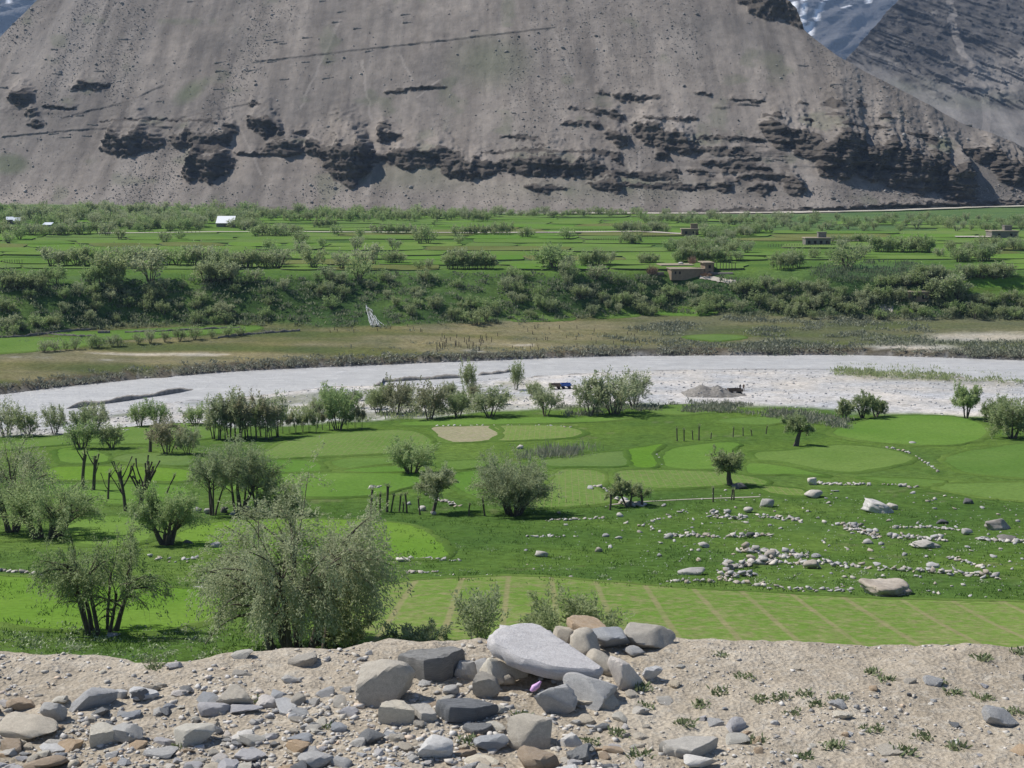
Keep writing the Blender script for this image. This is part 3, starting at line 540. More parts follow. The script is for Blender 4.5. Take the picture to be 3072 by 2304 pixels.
NEAR = [
 ('f_strip', [(330,602),(400,584),(470,579),(530,578),(600,583),(690,590),(800,596),(900,601),(1030,604),(1100,608),(1100,676),(800,676),(520,676),(340,676),(310,640)]),
 ('f_lime', [(-25,580),(20,579),(60,581),(110,588),(170,589),(212,593),(232,602),(212,620),(150,634),(60,632),(0,625),(-25,622)]),
 ('f_bright', [(62,535),(75,523),(110,517),(140,522),(150,538),(125,547),(80,545)]),
 ('f_lime', [(178,535),(225,522),(300,520),(385,523),(420,530),(440,543),(448,554),(440,559),(400,560),(300,562),(200,548)]),
 ('f_bright', [(205,476),(268,475),(340,474),(420,475),(425,482),(400,490),(370,496),(320,498),(280,495),(215,488)]),
 ('f_pale', [(265,453),(300,438),(370,432),(405,431),(425,436),(432,445),(425,451),(380,454),(320,457),(272,459)]),
 ('f_bright', [(270,462),(300,461),(318,464),(322,469),(315,472),(270,472)]),
 ('f_mid', [(330,463),(350,459),(385,459),(396,463),(372,466),(345,469)]), ('f_bright', [(342,471.5),(370,468),(402,467),(402,472),(370,473)]),
 ('f_soil', [(433,428),(465,427),(494,427),(500,434),(494,440),(460,443),(443,440),(436,434)]),
 ('f_pale', [(495,427),(530,426),(560,426.5),(578,430),(582,434),(570,438),(540,440),(498,441),(501,434)]),
 ('f_bright', [(398,425),(420,421.5),(512,418.5),(560,417.5),(625,418),(600,422),(512,424.3),(430,426)]),
 ('f_mid', [(646,410),(660,406.5),(690,405.5),(715,407),(721,410),(710,413),(680,415),(655,413)]),
 ('f_mid', [(718,421),(740,418.5),(790,417),(792,421),(765,425),(735,424)]),
 ('f_dull', [(540,462),(575,456.5),(620,452),(625,454),(626,466),(580,467),(552,467)]),
 ('f_lime', [(628,451),(645,447.5),(662,445),(657,450),(653,456),(656,467),(634,467)]),
 ('f_bright', [(662,460),(668,451),(690,446),(725,443),(739,445),(733,450),(738,457),(735,467),(700,470),(668,468)]),
 ('f_pale', [(613,477),(620,471.5),(660,470.5),(720,473),(758,479),(768,485),(735,485.5),(700,488),(660,489),(640,487),(616,482)]),
 ('f_pale', [(520,508),(540,495),(552,480),(560,471),(590,471),(605,475),(603,484),(598,490),(612,498),(606,504),(560,508)]),
 ('f_mid', [(440,463),(485,461),(492,465),(458,470)]), ('f_bright', [(448,477),(484,471),(492,480),(486,499),(462,492)]),
 ('f_bright', [(832,433),(850,425),(880,418),(910,416),(950,417),(975,422),(986,430),(982,438),(965,443.5),(940,446),(890,444),(850,439)]),
 ('f_mid', [(757,453),(785,451.5),(820,447),(850,446),(885,449.5),(905,455),(913,459),(903,464),(870,470.5),(850,473),(820,470),(780,462),(757,460)]),
 ('f_mid', [(944,460),(960,453.5),(990,448.5),(1024,444),(1060,443),(1060,477),(1000,477),(965,473),(950,466)]),
 ('f_mid', [(935,487),(950,484.5),(1045,484.5),(1050,502),(1000,500),(965,495),(945,491)]), ('f_mid', [(862,478),(900,479),(943,481.5),(930,487),(890,484),(870,480)]),
 ('f_bright', [(750,464),(790,468),(815,474),(825,476.5),(790,475),(750,474)]), ('f_pale', [(760,487),(800,490),(806,496),(785,496),(765,492)]),
 ('f_bright', [(60,450),(85,449),(105,455),(108,461),(95,464),(70,463.5),(58,460)]), ('f_dull', [(113,459),(130,454.5),(165,454),(188,456),(188,465.5),(150,465),(120,462)]),
 ('f_lime', [(50,469),(110,467),(178,469.5),(195,476),(180,482),(120,481),(55,480)]), ('f_bright', [(45,486),(110,485),(175,486),(190,494),(175,501),(110,505),(55,500)]),
 ('f_mid', [(-15,446),(60,437),(140,427),(210,425),(216,437),(150,444),(80,444),(-15,452)]),
 ('f_mid', [(-25,340),(60,338),(93,339.5),(98,343),(60,349),(20,352),(-25,353)]), ('f_mid', [(55,334),(120,331),(200,327.5),(256,327),(250,331),(180,336),(110,340),(100,337.5),(60,336)]),
 ('f_dull', [(516,318),(560,315),(566,319),(520,321.5)]), ('f_mid', [(600,314),(632,311),(636,316),(603,318)]), ('f_bright', [(640,313),(700,308.5),(714,312),(700,316)]), ('f_dull', [(685,337),(720,335),(745,338),(715,341)]),
 ('f_bright', [(962,284),(985,279),(1024,278),(1050,283),(1024,287),(970,288)]), ('f_mid', [(960,294),(1024,290),(1050,297),(1000,299.5),(965,297)]), ('f_bright', [(875,307),(890,305),(915,306),(918,310),(880,310)])]
for m_, p_ in NEAR: field(p_, m_)
# terraced plots up the far side
v = 269.5
while v > 217:
    dv = 0.052 * (v - 168) - 0.4; u = -60 + R.uniform(-40, 0)
    while u < 1080:
        du = R.uniform(45, 150); off = 8 * math.sin(u / 130 + v / 9) * 0.12
        vb_ = v + off; vt_ = vb_ - dv * R.uniform(0.74, 0.92); lim = float(C_F2(u + du / 2)) - 2.5
        bad = vb_ > lim or (u + du > 790 and u < 960 and 262 < v < 292) or (u + du > 690 and v < 232 and R.random() < 0.65) or (u < 250 and v < 231 and R.random() < 0.5) or (620 < u < 780 and 238 < v < 258 and R.random() < 0.5)
        if not bad and R.random() < 0.95:
            s1, s2, s3 = R.uniform(-6, 6), R.uniform(-6, 6), R.uniform(-0.25, 0.25) * dv
            field([(u + 2, vb_ - dv * 0.35), (u + s1 + 6, vt_ + s3), (u + du / 2, vt_ - 0.1 * dv), (u + du + s1 - 6, vt_ - s3), (u + du - 2, vb_ - dv * 0.35), (u + du + s2 - 6, vb_), (u + du / 2, vb_ + 0.12 * dv), (u + s2 + 6, vb_)],
                  R.choice(['f_bright', 'f_mid', 'f_mid', 'f_mid', 'f_dull', 'f_dull', 'f_olive']), off=R.uniform(0.3, 0.6), rings=2, smooth_pts=4, skirt=1.0)
        u += du
    v -= dv

# ------------------------------------------------------------------ plants: one generator, many individuals
def tube(V, Fq, pts, rad, sides):
    pts = np.asarray(pts, float); n = len(pts); tan = np.gradient(pts, axis=0); tan /= np.linalg.norm(tan, axis=1)[:, None] + 1e-9
    ref = np.where(np.abs(tan[:, 2:3]) > 0.9, np.array([[1.0, 0, 0]]), np.array([[0, 0, 1.0]])); a = np.cross(tan, ref); a /= np.linalg.norm(a, axis=1)[:, None] + 1e-9; b = np.cross(tan, a)
    th = np.arange(sides) / sides * 2 * math.pi; base = sum(len(x) for x in V)
    ring = pts[:, None] + np.asarray(rad)[:, None, None] * (np.cos(th)[None, :, None] * a[:, None] + np.sin(th)[None, :, None] * b[:, None])
    V.append(ring.reshape(-1, 3)); i = np.arange(n - 1)[:, None] * sides; j = np.arange(sides)[None]; j1 = (j + 1) % sides
    Fq.append((base + np.stack([i + j, i + j1, i + sides + j1, i + sides + j], -1)).reshape(-1, 4))
def unit(v): return v / (np.linalg.norm(v) + 1e-9)
def grow(p, d, L, n, up, wob, r):
    pts = [p]; dd = unit(d)
    for k_ in range(n):
        dd = unit(dd + np.array([r.normal(0, wob), r.normal(0, wob), up])); p = p + dd * L / n; pts.append(p)
    return np.array(pts)
def tree_mesh(name, seed, H, W, stems=5, spread=0.5, nbr=7, ntw=6, leaves=3000, leaf=(0.14, 0.045), droop=-0.12, stemlen=0.5, leafmat='leaf', trunk_r=0.035, twigs=True, base_w=0.06, tuft=0.0, bark='bark', blow=0.3, clear=0.0, jit=1.0):
    r = np.random.default_rng(seed); V, Fq = [], []; lp, ld = [], []
    for i in range(stems):
        az = 2 * math.pi * (i + r.uniform(-0.3, 0.3)) / max(stems, 1); rb = base_w * H * (0.3 + r.random()) if stems > 1 else 0
        lean = spread * r.uniform(0.45, 1.1) if stems > 1 else 0.12
        d0 = np.array([math.cos(az) * lean, math.sin(az) * lean, 1.0]); p0 = np.array([math.cos(az) * rb, math.sin(az) * rb, -0.04 * H])
        Ls = H * stemlen * r.uniform(0.8, 1.15); st = grow(p0, d0, Ls, 5, 0.05, 0.09, r); r0 = trunk_r * H * r.uniform(0.7, 1.1) * (1.6 if stems == 1 else 1)
        tube(V, Fq, st, np.linspace(r0, r0 * 0.55, 6) * np.array([1.35, 1, 1, 1, 1, 1]), 6)
        for b in range(nbr):
            f = r.uniform(blow, 1.0); x = f * 5; k_ = min(int(x), 4); p = st[k_] + (st[k_ + 1] - st[k_]) * (x - k_)
            azb = az + r.normal(0, 1.1) if stems > 1 else r.uniform(0, 2 * math.pi)
            d = unit(np.array([math.cos(azb) * r.uniform(0.25, 1.0), math.sin(azb) * r.uniform(0.25, 1.0), r.uniform(0.25, 1.15)]))
            Lb = H * r.uniform(0.28, 0.52); br = grow(p, d, Lb, 5, droop * r.uniform(0.2, 1.6), 0.14, r); rb_ = r0 * 0.27
            tube(V, Fq, br, np.linspace(rb_, rb_ * 0.25, 6), 4)
            for t in range(ntw):
                f = r.uniform(0.25, 1.0); x = f * 5; k_ = min(int(x), 4); p = br[k_] + (br[k_ + 1] - br[k_]) * (x - k_); bd_ = unit(br[k_ + 1] - br[k_])
                d = unit(bd_ + r.normal(0, 0.55, 3) + np.array([0, 0, 0.15])); tw = grow(p, d, H * r.uniform(0.10, 0.24), 4, droop * 2.0 * r.uniform(0.2, 1.5), 0.12, r)
                if twigs and t % 3 == 0: tube(V, Fq, tw, np.linspace(rb_ * 0.14, rb_ * 0.05, 5), 3)
                lp.append(tw); ld.append(np.gradient(tw, axis=0))
    Vb = np.concatenate(V)
    LP = np.array(lp); LDr = np.array(ld); n = leaves; ti = r.integers(0, len(LP), n); x = r.random(n) ** 0.8 * 3.999; k_ = x.astype(int); fr = (x - k_)[:, None]
    P = LP[ti, k_] * (1 - fr) + LP[ti, k_ + 1] * fr; D = LDr[ti, k_]; D = D / (np.linalg.norm(D, axis=1)[:, None] + 1e-9)
    P = P + r.normal(0, 0.026 * H * jit + tuft, (n, 3)); D = D + r.normal(0, 0.55, (n, 3)); D[:, 2] -= 0.15; D /= np.linalg.norm(D, axis=1)[:, None]
    up = r.normal(0, 0.5, (n, 3)) + np.array([0, 0, 0.9]); sd = np.cross(D, up); sd /= np.linalg.norm(sd, axis=1)[:, None] + 1e-9
    ll = leaf[0] * r.uniform(0.6, 1.35, n)[:, None]; lw = leaf[1] * r.uniform(0.7, 1.3, n)[:, None]
    # fit to the wanted height and width
    allp = P; zmax = np.percentile(allp[:, 2], 99.5); rad = np.percentile(np.hypot(allp[:, 0], allp[:, 1]), 97); sz = H / zmax; sx = W / 2 / rad
    k3 = np.array([sx, sx, sz]); P = P * k3
    Vl = np.stack([P, P + D * ll * 0.5 + sd * lw * 0.5, P + D * ll, P + D * ll * 0.5 - sd * lw * 0.5], 1).reshape(-1, 3)
    lo_ = Vl[:, 2] < 0.02 * H; Vl[lo_, 2] = 0.02 * H + r.random(lo_.sum()) * 0.04 * H
    if clear:
        keep = (P[:, 2] > clear * H * r.uniform(0.75, 1.25, n)) | (np.hypot(P[:, 0], P[:, 1]) > 0.5 * W); Vl = Vl.reshape(-1, 4, 3)[keep].reshape(-1, 3); n = int(keep.sum())
    Fl = np.arange(n * 4).reshape(-1, 4)
    # the trunk bases keep their place so that stems stay slim: scale widths gently
    Vb = Vb * k3
    mb = mesh_np(name + '_trunk', Vb, np.concatenate(Fq), [M[bark]], smooth=True); ml = mesh_np(name + '_crown', Vl, Fl, [M[leafmat]])
    return mb, ml
def plant(name, meshes, loc, rz, sc, label, cat, group=None, parts=('trunk', 'crown')):
    e = obj(name, None, None, loc, (0, 0, rz), sc); e.empty_display_size = 0.3; tag(e, label, cat, group)
    obj(parts[0], meshes[0], e); obj(parts[1], meshes[1], e); return e
def at(u, v):
    g = ground_px([u], [v])[0]; return g
def near_tree(name, u, v, hpx, wpx, label, cat='tree', seed=1, group=None, rz=None, **kw):
    g = at(u, v); mp_ = math.hypot(g[1], ZC - g[2]) / F; H = hpx * mp_ * 1.02; W = wpx * mp_
    return plant(name, tree_mesh(name, seed, H, W, **kw), (g[0], g[1], g[2] - 0.05), seed * 1.7 if rz is None else rz, 1, label, cat, group)
L1 = (0.27, 0.085)
near_tree('willow_tree', 300, 652, 152, 210, 'largest willow, arching silvery grey-green crown over many dark stems below the roadside', seed=3, clear=0.26, stems=9, spread=0.75, nbr=9, ntw=12, leaves=70000, leaf=(0.22, 0.07), jit=0.5, blow=0.5, droop=-0.2, stemlen=0.42, leafmat='leaf_s', trunk_r=0.028, base_w=0.13)
near_tree('willow_tree', 100, 634, 116, 122, 'open drooping willow with two clumps of dark stems beside the bright green field', seed=5, clear=0.36, stems=7, spread=0.6, nbr=9, ntw=9, leaves=24000, leaf=(0.23, 0.072), jit=0.55, blow=0.5, droop=-0.2, stemlen=0.5, leafmat='leaf', trunk_r=0.032, base_w=0.14)
near_tree('willow_bush', 345, 648, 42, 62, 'low dark-stemmed willow shrub leaning beside the largest willow', 'bush', seed=8, stems=5, spread=0.9, nbr=6, ntw=6, leaves=4200, leaf=L1, droop=-0.05, leafmat='leaf', trunk_r=0.02)
near_tree('willow_bush', 418, 652, 26, 66, 'small sprawling silvery willow shrub showing above the gravel edge', 'bush', seed=9, stems=5, spread=1.2, nbr=6, ntw=6, leaves=3000, leaf=L1, droop=-0.05, leafmat='leaf_s', trunk_r=0.02)
near_tree('willow_bush', 568, 652, 54, 104, 'rounded grey-green willow shrub behind the stone heap', 'bush', seed=10, stems=8, spread=1.1, nbr=8, ntw=7, leaves=11000, leaf=L1, droop=-0.05, leafmat='leaf', trunk_r=0.02, base_w=0.2)
near_tree('willow_bush', 478, 654, 66, 56, 'thin half-dead shrub with bare whitish branches behind the stone heap', 'bush', seed=12, stems=5, spread=0.55, nbr=7, ntw=6, leaves=2600, leaf=L1, droop=0.02, leafmat='leaf_s', trunk_r=0.015, bark='deadwood')
near_tree('willow_tree', 48, 538, 60, 104, 'wide dark-trunked willow with wind-swept crown at the shady meadow edge', seed=14, clear=0.34, blow=0.50, stems=7, spread=0.8, nbr=9, ntw=7, leaves=19000, leaf=(0.30, 0.10), droop=-0.12, stemlen=0.5, leafmat='leaf_g', trunk_r=0.05, base_w=0.16)
near_tree('willow_tree', 12, 532, 92, 92, 'tall feathery silver willow behind the wide dark-trunked willow', seed=15, clear=0.30, blow=0.50, stems=6, spread=0.55, nbr=8, ntw=7, leaves=17000, leaf=(0.30, 0.10), droop=-0.15, leafmat='leaf_s', trunk_r=0.035)
near_tree('willow_tree', 167, 545, 58, 66, 'stout short-trunked willow with green spreading crown beside a boulder', seed=16, clear=0.36, blow=0.50, stems=4, spread=0.85, nbr=9, ntw=7, leaves=12000, leaf=(0.30, 0.10), droop=-0.05, stemlen=0.5, leafmat='leaf_g', trunk_r=0.055, base_w=0.04)
near_tree('willow_tree', 212, 515, 70, 62, 'tall airy willow with pale crown above the boulder row', seed=17, clear=0.36, blow=0.60, stems=4, spread=0.5, nbr=8, ntw=7, leaves=9000, leaf=(0.30, 0.10), droop=-0.05, stemlen=0.6, leafmat='leaf_s', trunk_r=0.03)
near_tree('willow_tree', 240, 513, 76, 74, 'tallest of the airy willows rising above the boulder row', seed=18, clear=0.36, blow=0.60, stems=5, spread=0.55, nbr=8, ntw=7, leaves=11000, leaf=(0.30, 0.10), droop=-0.08, stemlen=0.6, leafmat='leaf_s', trunk_r=0.03)
near_tree('willow_tree', 258, 511, 58, 50, 'right-leaning airy willow at the end of the boulder row', seed=19, clear=0.36, blow=0.60, stems=4, spread=0.5, nbr=7, ntw=7, leaves=6500, leaf=(0.30, 0.10), droop=-0.1, stemlen=0.55, leafmat='leaf', trunk_r=0.03)
near_tree('willow_bush', 279, 516, 36, 52, 'low rounded willow bush casting shade beside the bright field', 'bush', seed=20, clear=0.20, stems=5, spread=0.8, nbr=7, ntw=6, leaves=7000, leaf=(0.32, 0.11), droop=-0.1, leafmat='leaf', trunk_r=0.03)
near_tree('willow_bush', 411, 474, 33, 50, 'fan-shaped green willow bush standing alone between bright fields', 'bush', seed=21, clear=0.28, stems=9, spread=0.95, nbr=8, ntw=6, leaves=9000, leaf=(0.34, 0.12), droop=-0.02, leafmat='leaf_g', trunk_r=0.028, base_w=0.12)
near_tree('willow_bush', 515, 515, 63, 82, 'big dome-shaped silvery willow bush with fanned stems in mid meadow', 'bush', seed=22, clear=0.22, stems=11, spread=0.85, nbr=9, ntw=10, leaves=34000, leaf=(0.28, 0.09), jit=0.6, droop=-0.03, stemlen=0.48, leafmat='leaf_s', trunk_r=0.024, base_w=0.07)
near_tree('willow_tree', 433, 513, 46, 46, 'single-trunk silvery willow growing among stones beside pollard posts', seed=23, clear=0.42, blow=0.80, stems=1, nbr=14, ntw=9, leaves=9000, leaf=(0.32, 0.11), droop=-0.05, stemlen=0.5, leafmat='leaf_s', trunk_r=0.04)
near_tree('willow_tree', 628, 507, 29, 42, 'small crooked willow among stones at the striped field corner', seed=24, clear=0.40, blow=0.70, stems=2, spread=0.6, nbr=9, ntw=7, leaves=5200, leaf=(0.38, 0.14), droop=-0.08, leafmat='leaf', trunk_r=0.045)
near_tree('willow_tree', 731, 486, 36, 38, 'lone small willow with short thick trunk beside a dark boulder', seed=25, clear=0.42, blow=0.85, stems=1, nbr=14, ntw=8, leaves=6500, leaf=(0.40, 0.15), droop=-0.05, stemlen=0.5, leafmat='leaf', trunk_r=0.06)
near_tree('willow_tree', 796, 446, 30, 34, 'lone umbrella-shaped willow above the oval field', seed=26, clear=0.42, blow=0.85, stems=1, nbr=14, ntw=8, leaves=5000, leaf=(0.42, 0.16), droop=-0.08, stemlen=0.5, leafmat='leaf', trunk_r=0.05)
near_tree('willow_tree', 966, 419, 34, 30, 'upright green willow at the river end of the largest oval field', seed=27, clear=0.35, blow=0.50, stems=4, spread=0.55, nbr=8, ntw=6, leaves=7000, leaf=(0.44, 0.17), droop=-0.02, leafmat='leaf_g', trunk_r=0.04)
near_tree('willow_tree', 1012, 438, 40, 52, 'dense dark willow between two oval fields', seed=28, stems=6, spread=0.8, nbr=8, ntw=6, leaves=10000, leaf=(0.44, 0.17), droop=-0.1, leafmat='leaf', trunk_r=0.03)
for i, (u, v, h, w_, lb) in enumerate(((845, 419, 20, 18, 'smaller outer willow of the clump on the gravel bank'), (862, 418, 26, 22, 'tallest willow of the clump on the gravel bank'), (876, 417, 21, 22, 'broad end willow of the clump on the gravel bank'), (988, 422, 20, 14, 'slim young willow between the upright willow and the dense dark willow'), (998, 424, 27, 30, 'rounded willow bush behind the dense dark willow'))):
    near_tree('willow_tree', u, v, h, w_, lb, seed=30 + i, stems=4, spread=0.7, nbr=7, ntw=6, leaves=4200, leaf=(0.38, 0.14), droop=-0.03, leafmat='leaf', trunk_r=0.045)

# libraries shared by the many smaller trees
MIDL = [tree_mesh('mid_willow', 60 + i, 6.0, 6.2, stems=6 + i % 3, spread=0.7, nbr=7, ntw=6, leaves=3800, leaf=(0.40, 0.16), droop=-0.03, leafmat=lm, trunk_r=0.022, twigs=False, base_w=0.08) for i, lm in enumerate(['leaf_s', 'leaf', 'leaf_g', 'leaf_b', 'leaf_s'])]
SLIM = [tree_mesh('slim_willow', 70 + i, 7.0, 3.0, stems=2 + i % 2, spread=0.22, nbr=7, ntw=6, leaves=1900, leaf=(0.36, 0.14), droop=0.02, leafmat=lm, trunk_r=0.022, twigs=False, stemlen=0.62) for i, lm in enumerate(['leaf_b', 'leaf_s', 'leaf'])]
FARB = [tree_mesh('far_bush', 80 + i, 6.0, 7.2, stems=5, spread=0.7, nbr=5, ntw=5, leaves=1000, leaf=(0.62, 0.32), droop=-0.03, leafmat=lm, trunk_r=0.026, twigs=False, tuft=0.12) for i, lm in enumerate(['leaf', 'leaf_s', 'leaf_g', 'leaf_s', 'leaf', 'leaf_g'])]
FART = [tree_mesh('far_tree', 90 + i, 7.0, 5.6, stems=2 + i % 2, spread=0.35, nbr=7, ntw=5, leaves=1000, leaf=(0.60, 0.30), droop=-0.02, leafmat=lm, trunk_r=0.026, twigs=False, tuft=0.12, stemlen=0.55) for i, lm in enumerate(['leaf', 'leaf_g', 'leaf_s', 'leaf_g', 'leaf'])]
def joined(mm, name):
    a, b = mm; n0 = len(a.vertices); va = np.empty(n0 * 3, np.float32); a.vertices.foreach_get('co', va); vb2 = np.empty(len(b.vertices) * 3, np.float32); b.vertices.foreach_get('co', vb2)
    fa = np.empty(len(a.loops), np.int32); a.loops.foreach_get('vertex_index', fa); fb = np.empty(len(b.loops), np.int32); b.loops.foreach_get('vertex_index', fb)
    return va.reshape(-1, 3), fa.reshape(-1, 4), vb2.reshape(-1, 3), fb.reshape(-1, 4)
def place(lib, name, hs, us, vs, label, cat, group, Hlib, wid=1.0, parts=True):
    g = ground_px(us, vs)
    for (x, y, z), h in zip(g, hs):
        mp_ = math.hypot(y, ZC - z) / F; k_ = h * mp_ / Hlib; mm = R.choice(lib); wx = wid * R.uniform(0.85, 1.2)
        lab = label(x, y, z, h, CW[mm[1].materials[0].name]) if callable(label) else label.replace('{c}', CW[mm[1].materials[0].name])
        plant(name, mm, (x, y, z - 0.08), R.uniform(0, 6.28), (k_ * wx, k_ * wx, k_), lab, cat, group)
CW = {'willow_leaves': 'grey-green', 'silvery_willow_leaves': 'silvery', 'green_willow_leaves': 'fresh green', 'brownish_willow_twigs': 'brownish'}
# individual mid-distance bushes near the river: u, v, height, width, library index, label
RIV = [(6,436,32,30,4,'silver willow bush in the row by the near gravel strip'),(28,436,25,25,1,'silver willow bush in the row by the near gravel strip'),(55,434,26,24,0,'silver willow bush in the row by the near gravel strip'),(80,434,24,22,1,'silver willow bush in the row by the near gravel strip'),(96,430,25,27,0,'silver willow bush in the row by the near gravel strip'),
 (140,427,24,20,2,'green willow bush of the pair standing on pale gravel'),(157,427,25,22,2,'green willow bush of the pair standing on pale gravel'),(195,425,19,24,2,'low spreading green bush alone on pale gravel'),
 (82,449,27,30,2,'dark green leaning bush beside the small curved field'),(112,448,24,28,1,'pale twiggy bush beside the small curved field'),(167,454,34,36,3,'reddish-brown leafless-looking bush at the field corner'),(188,455,26,24,0,'grey bush beside the reddish-brown bush'),
 (397,414,32,32,3,'brownish fan-shaped bush on the river meadow edge'),(430,419,33,36,3,'broad brownish fan-shaped bush on the river meadow edge'),(457,417,24,27,1,'willow bush with open dark stems on the river meadow edge'),(490,417,27,40,0,'wide low silver bush on the river meadow edge'),
 (545,416,27,28,0,'round silver bush beside the thin green strip field'),(590,415,32,37,0,'large round silver bush above the thin green strip field'),(614,414,38,44,4,'largest round silver bush casting a dark shadow on the river meadow'),(634,407,32,32,0,'silver bush at the gravel bar tip'),
 (470,394,31,16,1,'tall slim green tree on the grey river flat'),(516,390,27,14,1,'second tall slim green tree on the grey river flat'),(338,430,42,34,2,'green willow with dense crown at the end of the pollard row'),(378,413,26,26,1,'greyish bush between the pollard row and the fan-shaped bushes')]
seen = {}
for (u, v, h, w_, li, lb) in RIV: seen[lb] = seen.get(lb, 0) + 1
for (u, v, h, w_, li, lb) in RIV:
    g = at(u, v); mp_ = math.hypot(g[1], ZC - g[2]) / F
    plant('willow_bush', MIDL[li], (g[0], g[1], g[2] - 0.06), R.uniform(0, 6), (w_ * mp_ / 5.5, w_ * mp_ / 5.5, h * mp_ / 5.3), lb, 'bush', 'bushes along the near river bank' if seen[lb] > 1 else None)
us = [214, 219, 225, 230, 235, 240, 246, 251, 256, 261, 266, 272, 278]; place(SLIM, 'willow_tree', [R.uniform(40, 50) for _ in us], us, [438 + R.uniform(-2, 2) for _ in us], 'slim straight willow in the dense stand above the shaded field', 'tree', 'stand of slim willows', 7.0, 1.15)
us = [283, 289, 296, 303, 309, 316, 323, 330, 348, 355, 362]; place(SLIM, 'willow_tree', [R.uniform(22, 34) for _ in us], us, [434 + R.uniform(-3, 1) - (u - 283) * 0.06 for u in us], 'short slim willow in the thin row next to the dense stand', 'tree', 'row of short slim willows', 7.0, 0.9)
n = 26; us = [R.uniform(285, 540) for _ in range(n)]; place(MIDL, 'willow_bush', [R.uniform(9, 20) for _ in us], us, [R.uniform(393, 408) - (u - 400) * 0.05 + 4 for u in us], 'small grey willow bush on the stony flat by the river', 'bush', 'small bushes on the stony river flat', 6.0, 0.9)

# far side: rows and clumps (u0, u1, v, h, n, lib, label, spread of v)
ROWS = [
 (48,215,266,16,17,'B','willow in the long row along the lowest far terrace',0.8),(215,284,268,17,9,'B','willow in the long row along the lowest far terrace',1.0),(40,60,285,18,3,'T','willow standing at the brink of the far terrace',1),(88,122,283,17,7,'T','willow standing at the brink of the far terrace',1),
 (203,236,282,17,5,'B','willow standing at the brink of the far terrace',1.5),(446,494,269,16,17,'T','slim tree in the straight grove on the far terrace',0.5),(372,430,234,9,12,'T','small tree along the pale track across the far fields',0.4),(462,512,235,11,11,'T','small tree along the pale track across the far fields',0.4),(256,298,236,10,8,'B','small tree along the pale track across the far fields',0.7),
 (314,337,228,9,5,'T','small tree in the upper field row',0.4),(256,490,219,9,44,'T','small tree in the belt below the scree slope',3.5),(0,256,221,11,62,'B','small tree in the village grove at the foot of the scree',8),(0,110,235,12,12,'B','small tree in the village grove at the foot of the scree',2),
 (250,500,217,9,26,'B','bush in the belt below the scree slope',2.5),(110,205,229,11,13,'B','tree near the white-roofed shed',3.5),(241,258,229,11,5,'B','tree near the white-roofed shed',2.0),(500,640,216,7,20,'B','small bush at the edge of the scree',1.5),(545,560,269,20,3,'B','tall bushy willow at the terrace corner',1.5),(580,598,267,16,5,'T','willow in the short row near the mud house',0.6),(622,640,244,11,6,'T','small tree in the grove on the hollow rim',0.6),(618,668,232,9,12,'B','small tree along the upper track',0.8),
 (674,728,263,14,15,'T','slim willow in the row behind the mud house',0.5),(640,657,264,11,4,'B','small willow beside the mud house field',0.5),(668,738,250,10,14,'B','bush in the thicket on the far fields',3),(700,760,236,9,14,'B','bush in the thicket on the far fields',4),(776,800,268,16,7,'T','willow in the clump beside the pale bushy willow',1.5),
 (871,932,253,14,16,'T','willow in the orchard row on the far fields',0.8),(830,872,243,8,10,'T','small tree in the thin row by the stone house',0.4),(957,968,261,13,4,'B','willow in the pair of dark clumps',1),(978,990,261,14,4,'B','willow in the pair of dark clumps',1),(918,945,279,12,6,'B','bush on the slope above the hidden house',2),
 (960,1012,278,14,9,'B','bush on the bank above the small green terrace',1.5),(876,925,286,12,9,'B','bush on the slope above the hidden house',2.5),(935,958,299,19,6,'B','bright bush beside the hidden house',2),(760,1024,226,8,42,'B','low bush on the overgrown upper slope',6),(640,790,222,8,20,'B','low bush on the overgrown upper slope',4),
 (960,1024,250,10,7,'B','bush near the farthest house',3),(0,40,288,16,6,'B','bush on the shady scrub bank',3)]
SING = [(113,281,24),(150,282,25),(313,268,17),(341,269,13),(368,270,20),(359,280,18),(390,264,10),(398,264,11),(419,269,7),(429,269,8),(300,254,10),(301,244,10),(269,250,9),(322,247,7),(357,251,11),(394,251,10),(420,244,13),(428,244,14),(459,244,8),(457,237,9),(360,238,8),(336,235,8),(529,238,9),(524,238,8),(567,240,10),(568,276,15),(601,266,13),(609,265,10),(692,248,10),(738,261,8),(747,254,10),(814,259,9),(832,259,9),(847,269,19),(842,252,10),(862,258,10),(939,257,7),(950,252,9),(953,257,5),(1000,251,9),(1015,250,10),(20,240,11),(8,243,9),(180,240,8),(165,243,9),(120,240,10),(60,236,10)]
for (u0, u1, v, h, n, lb_, lab, sv) in ROWS:
    n = int(n * (1.7 if sv > 2.9 else 1.2))
    us = [u0 + (u1 - u0) * (i + R.uniform(0.1, 0.9)) / n for i in range(n)]
    place(FARB if lb_ == 'B' else FART, ('shrub' if 'low bush' in lab or 'thicket' in lab or 'edge of the scree' in lab else 'grove_tree' if 'village' in lab else 'willow_bush') if lb_ == 'B' else 'willow_tree', [h * R.uniform(0.85, 1.3) for _ in us], us, [v + R.uniform(-sv, sv) for _ in us], '{c} ' + lab, 'bush' if lb_ == 'B' else 'tree', lab.split(' ', 1)[0] + ' plants: ' + lab, 6.0 if lb_ == 'B' else 7.0)
place(FARB, 'willow_bush', [s_[2] * 1.3 for s_ in SING], [s_[0] for s_ in SING], [s_[1] for s_ in SING], lambda x, y, z, h, c: ('big ' if h > 14 else 'small ' if h < 9 else '') + c + ' willow standing alone ' + ('beside the pale track' if y > 640 else 'on the middle far terraces' if y > 540 else 'near the far terrace brink') + ((' toward the village' if x < -40 else ' toward the mud house' if x > 60 else '')), 'bush', 'lone willows among the far fields', 6.0)
